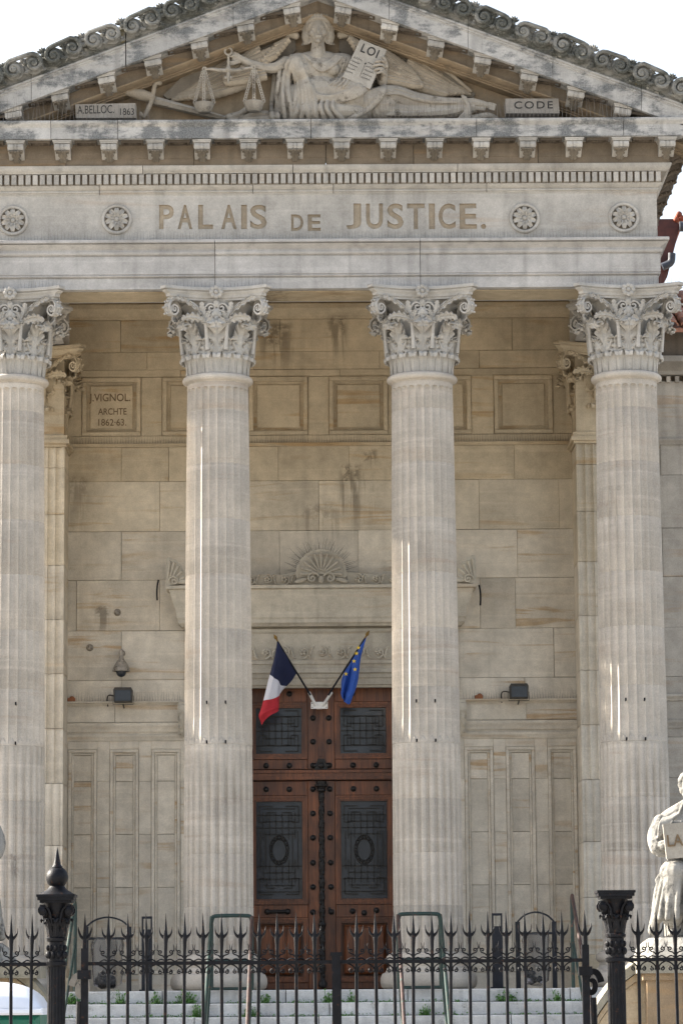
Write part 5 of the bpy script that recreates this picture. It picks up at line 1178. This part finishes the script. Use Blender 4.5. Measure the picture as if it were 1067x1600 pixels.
# ---------------- statues and pedestals
def statue(cx_px, s, label, name):
    """robed lawgiver holding an inscribed tablet; s = +1 as seen at the right of the steps"""
    Y0 = -4.3; mb = MB(); ox = 1072
    S = lambda px, py, d=0.: at(ox+(px-ox), py, Y0-d)
    def L(pts, r0, r1): 
        P_ = cr([S(*p) for p in pts], max(6, 4*len(pts))); k = len(P_); mb.limb(P_, [(r0+(r1-r0)*i/(k-1))/130 for i in range(k)], 10)
    # torso, hips and skirt
    mb.ell(S(1072, 1300, 0), (.33, .20, .30)); mb.ell(S(1072, 1340, 0), (.24, .19, .22)); mb.ell(S(1072, 1365, 0), (.27, .21, .18))
    for sx in (1054, 1092): mb.ell(S(sx, 1364, .16), (.19, .24, .17)); L([(sx, 1366, .26), (sx-2, 1400, .24), (sx-4, 1430, .22)], 17, 19)
    mb.lathe([(.0, 0), (.36, 0), (.365, .05), (.33, .25), (.30, .45), (.27, .6), (0, .6)], 40, S(1072, 1432), rmul=lambda a, z: (1+.05*math.sin(a*9)*(1-z)))
    for k in range(9):
        a = -1.2+k*2.4/8; x = 1072+52*math.sin(a); L([(1072+32*math.sin(a), 1354, .24*math.cos(a)+.10), (1072+44*math.sin(a), 1392, .30*math.cos(a)+.08), (x, 1434, .36*math.cos(a)+.06)], 3.4, 5.2)
    L([(1044, 1350, .02), (1030, 1384, .04), (1025, 1420, .06)], 6, 8); L([(1036, 1362, .1), (1031, 1400, .14), (1029, 1438, .14)], 3.5, 5); L([(1100, 1350, .02), (1114, 1384, .04), (1119, 1420, .06)], 6, 8)
    # shoulders and arms in full sleeves
    L([(1072, 1262, 0), (1045, 1278, -.02), (1032, 1290, 0)], 14, 13); L([(1032, 1286, 0), (1023, 1308, .04), (1026, 1325, .14)], 14, 12); L([(1026, 1325, .12), (1045, 1318, .26), (1062, 1300, .30)], 10, 8)
    L([(1072, 1262, 0), (1099, 1278, -.02), (1112, 1290, 0)], 14, 13); L([(1112, 1286, 0), (1121, 1308, .04), (1116, 1330, .14)], 14, 11); L([(1116, 1330, .12), (1104, 1340, .24), (1092, 1340, .30)], 10, 7)
    for k in range(4): L([(1022+3*k, 1300+2*k, .08), (1019+3*k, 1316+3*k, .14), (1028+3*k, 1336, .18)], 3.2, 3.5)
    # hand over the tablet's top edge with four fingers and a thumb
    L([(1062, 1300, .30), (1058, 1290, .32)], 6.5, 5.5)
    for k in range(4): L([(1052+4*k, 1286, .31), (1050+4.5*k, 1284, .36), (1048+5*k, 1289, .375), (1047+5*k, 1296, .37)], 2.6, 1.9)
    L([(1066, 1292, .30), (1070, 1284, .34), (1069, 1280, .35)], 2.6, 2)
    for k in range(5): L([(1060-6*k, 1272+1.5*k, .12), (1050-5*k, 1280+2*k, .17), (1040-3*k, 1296+3*k, .17)], 2.2, 2.2)
    for k in range(4): L([(1044+7*k, 1342, .18), (1042+8*k, 1330, .22), (1046+7*k, 1316, .22)], 2.4, 2.2)
    h0 = len(mb.v)
    # neck, head turned a little inward, curls and beard
    L([(1072, 1268, .02), (1072, 1248, .05)], 10, 8); mb.ell(S(1072, 1227, .05), (.105, .125, .15)); mb.ell(S(1070, 1240, .12), (.07, .07, .08)); L([(1068, 1226, .165), (1067, 1234, .19)], 1.4, 2.2); L([(1061, 1224, .16), (1066, 1224, .17)], 1.6, 1.6); L([(1071, 1224, .17), (1077, 1224, .16)], 1.6, 1.6); L([(1064, 1240, .17), (1073, 1240, .17)], 1.4, 1.4)
    for k in range(15): a = k*.42; mb.ell(S(1072+15*math.cos(a), 1222+13*math.sin(a)*(1 if math.sin(a) < 0 else 1.7), -.02-.03*math.cos(a*2)), (.05, .06, .055), nu=10, nv=7)
    for k in range(6): mb.ell(S(1061+4*k, 1209+abs(2.5-k)*1.5, .08), (.04, .05, .035), nu=8, nv=6)
    for k in range(5): L([(1062+4*k, 1252, .06), (1056+7*k, 1266, .12), (1052+9*k, 1276, .12)], 3, 3)
    mb.v[h0:] = [(x+.055, y, z) for x, y, z in mb.v[h0:]]
    # legs and shod feet
    for xx in (1052, 1090): L([(xx, 1425, .05), (xx-1, 1448, .06)], 10, 7); L([(xx-1, 1455, .05), (xx-3, 1458, .28)], 7.5, 5.5)
    # roll of cloth behind
    L([(1028, 1395, -.06), (1024, 1430, -.05), (1020, 1454, -.02)], 7, 9); L([(1116, 1395, -.06), (1120, 1430, -.05), (1124, 1454, -.02)], 7, 9); L([(1033, 1366, .06), (1026, 1376, .02)], 4.5, 4); mb.box(S(1040, 1460).x, S(1104, 1460).x, Y0-.15, Y0+.2, S(1072, 1463).z, S(1072, 1440).z)
    off = V((at(ox, 1460, Y0).x, Y0, S(1072, 1462).z))
    o = remesh(mb, name, M['statue'], .011, 1); o.data.transform(Matrix.Translation(-off))
    t = MB(); qd = [S(1035, 1288, .40), S(1087, 1283, .40), S(1092, 1338, .36), S(1041, 1342, .36)]
    t.add([p-off for p in qd]+[p-off+V((0, .07, 0)) for p in qd], [(0, 1, 2, 3), (7, 6, 5, 4)]+[(i, i+4, (i+1) % 4+4, (i+1) % 4) for i in range(4)])
    tb = t.build('tablet', M['tablet'], o, 0)
    o.location = off if s > 0 else V((-off.x+.09, off.y, off.z))
    if s < 0: o.scale.x = -1
    else:
        p = S(1054, 1313, .385)-off; lettering('LA', 'lettering', M['inscr'], p.x, p.z, .19, .14, p.y-.004, tb, .012, .01, R(-4))
    return tag(o, label, 'statue', 'stone statues beside the steps')
statue(1072, 1, 'weathered stone statue in robes holding a tablet lettered LA beside the right column', 'statue')
statue(1072, -1, 'grey stone statue at the left edge of the photo beside the steps', 'statue')
def pedestal(s, label):
    t = tag(empty('pedestal', (s*4.33+(.045 if s < 0 else 0), -4.3, 0)), label, 'pedestal', 'statue pedestals')
    zt_ = at(1030, 1464, -4.8).z; zc = at(1030, 1502, -4.9).z
    m_ = MB(); m_.lathe([(0, 0), (.60, 0), (.61, .05), (.57, .16), (.50, .23), (.42, zt_-zc-.004), (0, zt_-zc-.004)], 8, (0, 0, zc), rmul=None); m_.build('statue_base', M['statue'], t, 0)
    m_ = MB(); m_.box(-.62, .9, -.62, .62, zc-.14, zc-.001); m_.build('coping', M['moss'], t, 0)
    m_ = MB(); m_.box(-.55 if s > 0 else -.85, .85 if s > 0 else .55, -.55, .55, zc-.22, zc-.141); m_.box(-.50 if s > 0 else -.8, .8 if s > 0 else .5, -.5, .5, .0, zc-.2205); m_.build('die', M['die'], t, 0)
    # console buttress with a falling coping on the inner side
    pr = [(0, 0), (-.12, -.02), (-.27, -.13), (-.42, -.30), (-.54, -.46), (-.60, -.56)]
    def run(name, mat, drop0, drop1, grow, y0, y1):
        m_ = MB(); top = [(x-grow*(.5 if x < 0 else 0), z-drop0) for x, z in pr]; bot = [(x-grow*(.5 if x < 0 else 0), z-drop1) for x, z in pr]
        poly = [(s*(x-.49), zc+z) for x, z in top]+[(s*(x-.49), zc+z) for x, z in reversed(bot)]
        m_.prism(poly, y0, y1); m_.build(name, M[mat], t, 0)
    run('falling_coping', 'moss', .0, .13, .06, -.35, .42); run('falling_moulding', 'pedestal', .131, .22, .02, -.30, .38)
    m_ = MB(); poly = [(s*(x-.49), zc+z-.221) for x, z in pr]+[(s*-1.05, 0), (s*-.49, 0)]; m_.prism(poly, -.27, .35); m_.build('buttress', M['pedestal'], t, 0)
pedestal(1, 'sunlit cream stone pedestal with mossy coping under the right statue'); pedestal(-1, 'stone pedestal with mossy curved coping behind the green cabin')

# ---------------- handrails
def handrail(x0, x1, label, top=3.20, single=False, mats=('green', 'green'), y0=-1.2):
    t = tag(empty('handrail', ((x0+x1)/2, y0, PZ)), label, 'handrail', 'green tube handrails on the steps'); o = V(t.location); sl_ = RIS/TRE; h = top-PZ
    for i, x in enumerate((x0,) if single else (x0, x1)):
        m_ = MB(); pts = [(x-o.x, -.02, 0), (x-o.x, -.02, h-.06), (x-o.x, -.04, h-.015), (x-o.x, -.08, h)] if single else [(x-o.x, -.05, h-.02)]
        pts += [(x-o.x, -d, h-.015-sl_*(d-.08)) for d in (.3, 1.2, 2.2, 3.4, 4.1)]; m_.tube(pts, .024, 8); m_.build('rail', M[mats[i]], t, 50)
        m_ = MB(); m_.tube([(x-o.x, -.03, -.0), (x-o.x, -.03, h-.03)], .024, 8); m_.build('post', M['green'], t, 50); m_ = MB(); m_.tube([(x-o.x, -3.9, -.0-sl_*3.9), (x-o.x, -3.9, h-sl_*3.9)], .024, 8); m_.build('post', M['green'], t, 50)
        m_ = MB(); m_.tube([(x-o.x, -.03, h-.55), (x-o.x, -3.9, h-.55-sl_*3.86)], .018, 8); m_.build('lower_rail', M['green'], t, 50)
    if not single:
        a, b_ = x0-o.x, x1-o.x; m_ = MB(); m_.tube(cr([(a, -.05, h-.09), (a+.015, -.05, h-.03), (a+.07, -.05, h), (b_-.07, -.05, h), (b_-.015, -.05, h-.03), (b_, -.05, h-.09)], 20), .026, 8); m_.build('end_hoop', M['green'], t, 50)
        for zz in (h-.58, .0+.0): m_ = MB(); m_.tube([(a, -.03, max(.02, zz)), (b_, -.03, max(.02, zz))], .02, 8); m_.build('cross_bar', M['green'], t, 50)
HX = lambda px: at(px, 1480, -1.2).x
handrail(HX(331), HX(394), 'green double handrail on the steps in front of the second column', at(360, 1431, -1.25).z, mats=('green', 'rust'))
handrail(HX(622), HX(688), 'green and rust double handrail on the steps in front of the third column', at(655, 1428, -1.25).z, mats=('rust', 'green'))
handrail(HX(894), HX(894), 'single rust-topped green handrail on the steps at the right iron post', at(894, 1399, -1.25).z, True, ('rust',))
handrail(HX(118), HX(118), 'single green handrail on the steps behind the ball-topped iron post', at(118, 1410, -1.25).z, True, ('green',))

# ---------------- bin-bag stands and ashtrays
def bag_stand(p0, p1, pt, label):
    yb = -.35; a = at(p0, 1500, yb).x; b_ = at(p1, 1500, yb).x; t = tag(empty('bin_stand', ((a+b_)/2, yb, PZ)), label, 'bin bag stand', 'clear bag stands under the portico'); w_ = (b_-a)/2; h = at((p0+p1)/2, pt+16, yb).z-PZ
    for s in (-1, 1): m_ = MB(); m_.box(s*w_-.03, s*w_+.03, -.04, .04, 0, h); m_.build('post', M['charcoal'], t, 0)
    m_ = MB(); m_.ribbon(cr([(-w_, 0, h), (-w_*.6, 0, h+.085), (0, 0, h+.125), (w_*.6, 0, h+.085), (w_, 0, h)], 16), (0, 1, 0), .06, .022); m_.build('arch', M['charcoal'], t, 40)
    m_ = MB(); m_.box(-w_+.031, w_-.031, -.12, .12, h-.17, h-.14); m_.build('bag_ring', M['charcoal'], t, 0)
    m_ = MB(); pr = [(w_*.7, h-.14), (w_*.74, h-.25), (w_*.68, h-.5), (w_*.72, .3), (w_*.66, .1), (w_*.3, .03), (0, .03)]
    m_.lathe(pr, 20, rmul=lambda q, z: 1+.05*math.sin(q*7+z*9)+.03*math.sin(q*13-z*14)); m_.build('bag', M['bag'], t, 40)
    m_ = MB(); rr = random.Random(int(p0))
    for i in range(9): m_.ell((rr.uniform(-.12, .12), rr.uniform(-.1, .1), rr.uniform(.09, .2)), (rr.uniform(.04, .08), rr.uniform(.03, .06), rr.uniform(.03, .07)), Euler((rr.random()*3, rr.random()*3, 0)), 9, 6)
    m_.tube([(-.14, -.1, .10), (-.10, .1, .13)], .04, 10); m_.build('litter', M['trash'], t, 30)
bag_stand(135, 202, 1432, 'dark arched frame holding a clear rubbish bag between the two left columns'); bag_stand(809, 866, 1424, 'dark arched frame holding a clear rubbish bag between the two right columns')
def ashtray(p0, p1, pt, label):
    yb = -.42; a = at(p0, 1500, yb).x; b_ = at(p1, 1500, yb).x; w_ = (b_-a)/2; h = at((p0+p1)/2, pt, yb).z-PZ; t = tag(empty('ashtray_post', ((a+b_)/2, yb, PZ)), label, 'ashtray', 'slim ashtray posts under the portico')
    m_ = MB(); m_.box(-w_, w_, -.06, .06, 0, h-.17); m_.build('body', M['charcoal'], t, 0)
    m_ = MB(); m_.box(-w_, -w_+.018, -.05, .05, h-.17, h); m_.box(w_-.018, w_, -.05, .05, h-.17, h); m_.box(-w_+.018, w_-.018, -.05, .05, h-.03, h); m_.build('hood', M['charcoal'], t, 0)
    m_ = MB(); m_.box(-w_-.03, w_+.03, -.09, .09, 0, .02); m_.build('foot', M['charcoal'], t, 0)
ashtray(222, 238, 1432, 'slim dark ashtray post beside the left bag stand'); ashtray(769, 785, 1427, 'slim dark ashtray post beside the right bag stand')

# ---------------- weeds in the joints of the steps
def weed(px, py, k, wd, label, seed):
    y = YE-k*TRE+.0; y = YE-(k+1)*TRE+TRE*.85; p = at(px, py, y); rr = random.Random(seed); mb = MB(); z0 = PZ-(k+1)*RIS
    for i in range(int(110*wd/.2)):
        a = rr.uniform(0, 2*PI); x = rr.gauss(0, wd*.4); yy = rr.uniform(-.07, .02); z = abs(rr.gauss(0, .065))+.005; r_ = rr.uniform(.014, .03); q = V((math.cos(a), math.sin(a)*.6-.3, rr.uniform(.1, .8))).normalized(); u = q.orthogonal().normalized(); v = q.cross(u)
        o = V((x, yy, z)); mb.add([o-u*r_, o-v*r_*.6, o+u*r_, o+v*r_*.6, o+q*r_*.3], [(0, 1, 4), (1, 2, 4), (2, 3, 4), (3, 0, 4), (3, 2, 1, 0)]); mb.tube([V((x*.7, yy*.5, 0)), o], .0025, 3, False)
    o = mb.build('weed', M['leafgreen'], None, 0, (p.x, y, z0)); tag(o, label, 'weed', 'weeds growing in the step joints')
for i, (px, py, k, wd, lb) in enumerate(((115, 1570, 0, .14, 'green weed on the top step right of the ball-topped post'), (190, 1568, 0, .10, 'small green weed on the top step below the left bag stand'), (243, 1568, 0, .09, 'small green weed on the top step below the left ashtray'), (292, 1568, 0, .16, 'wide green weed on the top step left of the second column handrail'),
        (415, 1565, 0, .08, 'small green weed on the top step at the left door edge'), (513, 1564, 0, .10, 'green weed on the top step below the middle of the door'), (549, 1566, 0, .06, 'tiny green weed on the top step right of the gate middle post'), (390, 1588, 1, .14, 'lush green weed on the second step beside the second column handrail'), (310, 1590, 1, .10, 'green weed on the second step left of the second column handrail'),
        (663, 1586, 1, .10, 'green weed on the second step below the third column handrail'), (700, 1592, 1, .07, 'small green weed on the second step right of the third column handrail'), (790, 1564, 0, .16, 'wide green weed on the top step below the right ashtray'), (870, 1566, 0, .07, 'small green weed on the top step near the right bag stand'))): weed(px, py, k, wd, lb, i)

mb = MB(); rr = random.Random(77)
for i in range(900):
    k = rr.choice((0, 0, 0, 1, 1)); cx = rr.choice((-3.4, -2.9, -2.3, -1.9, -1.0, -.3, .3, .9, 1.6, 2.6, 3.1))+rr.gauss(0, .16); z = PZ-(k+1)*RIS+abs(rr.gauss(0, .018)); y = YE-k*TRE-rr.uniform(.005, .05)
    r_ = rr.uniform(.008, .018); a = rr.uniform(0, 6.28); u = V((math.cos(a), .3*math.sin(a), .5)).normalized()*r_; v = u.orthogonal().normalized()*r_*.8; o = V((cx, y, z)); mb.add([o-u, o-v, o+u, o+v, o+V((0, -.3*r_, .4*r_))], [(0, 1, 4), (1, 2, 4), (2, 3, 4), (3, 0, 4), (3, 2, 1, 0)])
tag(mb.build('moss', M['leafgreen'], None, 0), kind='stuff')
# ---------------- portable toilet behind the fence
YP = -10.4; pr_ = at(75, 1560, YP).x; tx = pr_-.58
t = tag(empty('portable_toilet', (tx, YP, 0)), 'green cabin with a white domed roof behind the fence at the left edge', 'portable toilet')
zr = at(40, 1578, YP-.5).z; zt_ = at(0, 1534, YP).z
m_ = MB(); m_.block(-.55, .55, .1, zr-.05, -.55, .55, .05)
for k in range(5): m_.box(-.44+.19*k, -.38+.19*k, -.562, -.551, .3, zr-.2)
m_.build('cabin_body', M['cabin'], t, 0)
m_ = MB(); m_.block(-.58, .58, zr-.05, zr+.02, -.58, .58, .02); m_.build('roof_rim', M['cabinroof'], t, 0)
m_ = MB(); n = 24; vs_ = []; fs = []
for i in range(n+1):
    for j in range(n+1):
        u, v = i/n*2-1, j/n*2-1; z = (max(0, 1-abs(u)**2.4)**.5)*(max(0, 1-abs(v)**2.4)**.5); vs_.append((u*.565, v*.565, zr+.02+z*(zt_-zr-.02)))
for i in range(n):
    for j in range(n): k = i*(n+1)+j; fs.append((k, k+n+1, k+n+2, k+1))
m_.add(vs_, fs); m_.build('dome_roof', M['cabinroof'], t, 60)
m_ = MB(); m_.box(-.5, .5, -.5, .5, 0, .1); m_.build('skid', M['charcoal'], t, 0)

# ---------------- iron fence, gate and posts
YF = -17.8
FX = lambda px, py=1500: at(px, py, YF).x
ZRAIL = at(527, 1503, YF).z
def picket_mesh():
    m_ = MB(); zr = 0.
    m_.tube([(0, 0, -1.95), (0, 0, .10)], .0135, 8)
    m_.tube([(0, 0, .10), (0, 0, .16), (0, 0, .20), (0, 0, .235), (0, 0, .39)], [.014, .017, .022, .014, .001], 8)
    for s in (-1, 1):
        m_.tube(cr([(0, 0, .19), (s*.022, 0, .205), (s*.045, 0, .235), (s*.052, 0, .285)], 10), [.013, .013, .013, .012, .011, .009, .007, .005, .003, .001], 6)
        # curls above the rail
        sp = spiral((s*.042, 0, .085), (s, 0, 0), (0, 0, 1), .022, .005, 1.25, -PI*.5, 16, 1)
        m_.tube(cr([(s*.004, 0, .03), (s*.02, 0, .055), sp[0]], 6)[:-1]+sp, .0055, 5)
        m_.tube(cr([sp[4], (s*.068, 0, .105), (s*.060, 0, .15)], 6), [.006, .006, .005, .004, .003, .001], 5)
        m_.tube(cr([(s*.01, 0, .022), (s*.04, 0, .03), (s*.074, 0, .012)], 6), .006, 5)
        sp = spiral((s*.040, 0, -.070), (s, 0, 0), (0, 0, 1), .020, .005, 1.25, PI*.5, 16, -1)
        m_.tube(cr([(s*.072, 0, -.012), (s*.045, 0, -.022), (s*.018, 0, -.045), (s*.016, 0, -.07), (s*.028, 0, -.088)], 8)[:-1], .006, 5); m_.tube(sp, .0055, 5)
    return m_.mesh('picket', M['iron'], 45)
pk_me = picket_mesh()
def rails(t, x0, x1):
    for z0, z1 in ((-.014, .014), (-1.45, -1.41), (-1.93, -1.89)): m_ = MB(); m_.box(x0, x1, -.02, .02, z0, z1); m_.build('rail', M['iron'], t, 0)
def leaf_gate(px_st, px_mid, pickets, label, name='iron_gate', post=False, hinge=-1):
    xs = FX(px_st); xm = FX(px_mid); t = tag(empty(name, (xs, YF, ZRAIL)), label, 'gate', 'the two leaves of the iron gate')
    for q in pickets: put('picket', pk_me, t, (FX(q)-xs, 0, 0)).rotation_euler = (random.gauss(0, .012), random.gauss(0, .006), random.gauss(0, .08))
    rails(t, min(0, xm-xs), max(0, xm-xs))
    m_ = MB(); m_.box(-.028, .028, -.03, .03, -1.95, .12); m_.tube([(0, 0, .12), (0, 0, .20), (0, 0, .39)], [.02, .02, .001], 8)
    for s in (-1, 1): m_.tube(cr([(0, 0, .19), (s*.03, 0, .21), (s*.05, 0, .26), (s*.052, 0, .29)], 8), [.013, .013, .012, .011, .009, .007, .004, .001], 6)
    m_.build('hinge_stile', M['iron'], t, 0)
    m_ = MB(); m_.box(-.055, .05, -.05, .05, -.12, -.05); m_.build('lock_box', M['iron'], t, 0)
    m_ = MB(); m_.box(xm-xs-.02, xm-xs+.02, -.02, .02, -1.95, 0); m_.build('meeting_stile', M['iron'], t, 0)
    if post:
        m_ = MB(); x = xm-xs+.0; m_.box(x-.033, x+.033, -.065, -.021, -1.95, .045); m_.box(x-.045, x+.045, -.075, -.015, .045, .075); m_.build('cover_post', M['iron'], t, 0)
    return t
leaf_gate(133, 525, [170, 200, 229.5, 259, 288.5, 317.5, 346.5, 375.5, 404.5, 433.5, 463, 492], 'left leaf of the black iron gate, with a square cover post at its free end', post=True)
leaf_gate(914, 529, [557, 587, 616, 645.5, 675, 704, 733.5, 762, 791, 820, 849, 878], 'right leaf of the black iron gate, hinged beside the post without a ball')
def iron_post(px, ball, label, s):
    x = FX(px); t = tag(empty('iron_post', (x, YF, 0)), label, 'gate post', 'fluted iron gate posts'); zc0 = ZRAIL+.0
    m_ = MB(); n = 16
    m_.lathe([(.10, 0), (.10, .5), (.078, .52), (.076, .54), (.070, zc0-.02)], 96, rmul=lambda a, z: 1-.07*max(0, math.cos(a*n))**.7 if z > .53 else 1); m_.build('shaft', M['iron'], t, 30)
    m_ = MB(); m_.lathe([(.075, zc0-.02), (.085, zc0-.01), (.085, zc0+.015), (.068, zc0+.02), (.066, zc0+.17), (.08, zc0+.18), (.082, zc0+.20), (.066, zc0+.21)], 32)
    for k in range(10): a = 2*PI*k/10; m_.ell((.07*math.cos(a), .07*math.sin(a), zc0+.07), (.018, .018, .03), nu=7, nv=5); m_.ell((.07*math.cos(a+.3), .07*math.sin(a+.3), zc0+.125), (.015, .015, .025), nu=7, nv=5)
    m_.build('collar', M['iron'], t, 40)
    m_ = MB(); zb_ = zc0+.21
    m_.lathe([(.066, 0), (.068, .1), (.085, .2), (.105, .27), (.10, .28)], 24, (0, 0, zb_))
    for k in range(8):
        a = PI/4*k; cx = lambda r, z: V((r*math.sin(a), -r*math.cos(a), zb_+z)); leaf(m_, [cx(.068, .0), cx(.078, .07), cx(.095, .12), cx(.115, .135), cx(.118, .11)], V((math.cos(a), math.sin(a), 0)), .07, None, 4, .4, .008, .3, .15, 12, 7)
    for k in range(4):
        F = frame4(k)
        for q in (-1, 1):
            c = V((q*.098, -.105, .20)); m_.ribbon([V((0, 0, zb_))+(F @ p) for p in cr([V((q*.03, -.08, .10)), V((q*.05, -.09, .2)), V((q*.09, -.10, .245))], 6)[:-1]+spiral(c, (q, 0, 0), (0, 0, 1), .045, .008, 1.6, PI*.5, 18, -1)], F @ V((0, 1, 0)), .04, .014); m_.ell(V((0, 0, zb_))+(F @ c), (.02, .03, .02), nu=8, nv=6)
    z1 = zb_+.265
    for r_, a_, b_ in ((.125, 0, .02), (.142, .0205, .045), (.150, .0455, .065)): m_.box(-r_, r_, -r_, r_, z1+a_, z1+b_)
    m_.build('capital', M['iron'], t, 40)
    if ball:
        m_ = MB(); z2 = z1+.0652; zbl = at(px, 1371, YF).z; rb = .088
        m_.lathe([(.145, 0), (.12, .015), (.085, .035), (.055, .07), (.042, .10), (.055, .105), (.055, .12), (.038, .128), (.04, .16)], 28, (0, 0, z2)); m_.ell((0, 0, zbl), (rb, rb, rb), nu=24, nv=16); m_.lathe([(.045, 0), (.03, .02), (.02, .07), (.001, .16)], 20, (0, 0, zbl+rb-.008)); m_.build('ball_finial', M['iron'], t, 40)
    # strap scroll of the back stay
    m_ = MB(); c = V((s*.165, .35, at(118, 1545, YF+.35).z)); sp = spiral(c, (s, 0, 0), (0, 0, 1), .135, .03, 1.35, PI*.95, 36, -1 if s > 0 else -1)
    m_.ribbon([V((c.x+(p.x-c.x)*.55, p.y, p.z)) for p in sp], (0, 1, 0), .06, lambda u: .05-.015*u); m_.build('stay_scroll', M['sunlitiron'] if s > 0 else M['iron'], t, 40)
    m_ = MB(); m_.tube([(s*.16, .35, c.z-.1), (s*.12, .3, .05)], .03, 8); m_.tube([(0, .06, 1.2), (s*.13, .33, 1.5)], .02, 8); m_.build('back_stay', M['iron'], t, 40)
iron_post(89, True, 'black fluted iron gate post topped by a spiked ball', 1); iron_post(962, False, 'black fluted iron gate post ending in a flat capital', -1)
for side, pks, x0, x1, lb in ((-1, [50, 18, -13, -43, -72, -102], FX(-120), FX(75), 'black iron railing with trident spikes left of the ball-topped post'), (1, [997, 1026, 1055, 1084, 1114, 1143], FX(976), FX(1160), 'black iron railing with trident spikes right of the flat-topped post')):
    t = tag(empty('iron_fence', (x0, YF, ZRAIL)), lb, 'fence', 'runs of iron railing')
    for q in pks: put('picket', pk_me, t, (FX(q)-x0, 0, 0)).rotation_euler = (random.gauss(0, .012), random.gauss(0, .006), random.gauss(0, .08))
    rails(t, 0, x1-x0)
for side, x0, x1, lb in ((-1, FX(-120), FX(60), 'low stone kerb wall under the left railing'), (1, FX(990), FX(1160), 'low stone kerb wall under the right railing')):
    m_ = MB(); m_.block(x0, x1, 0, .44, YF-.15, YF+.15, .02); tag(m_.build('kerb_wall', M['side'], None, 0), lb, 'wall')
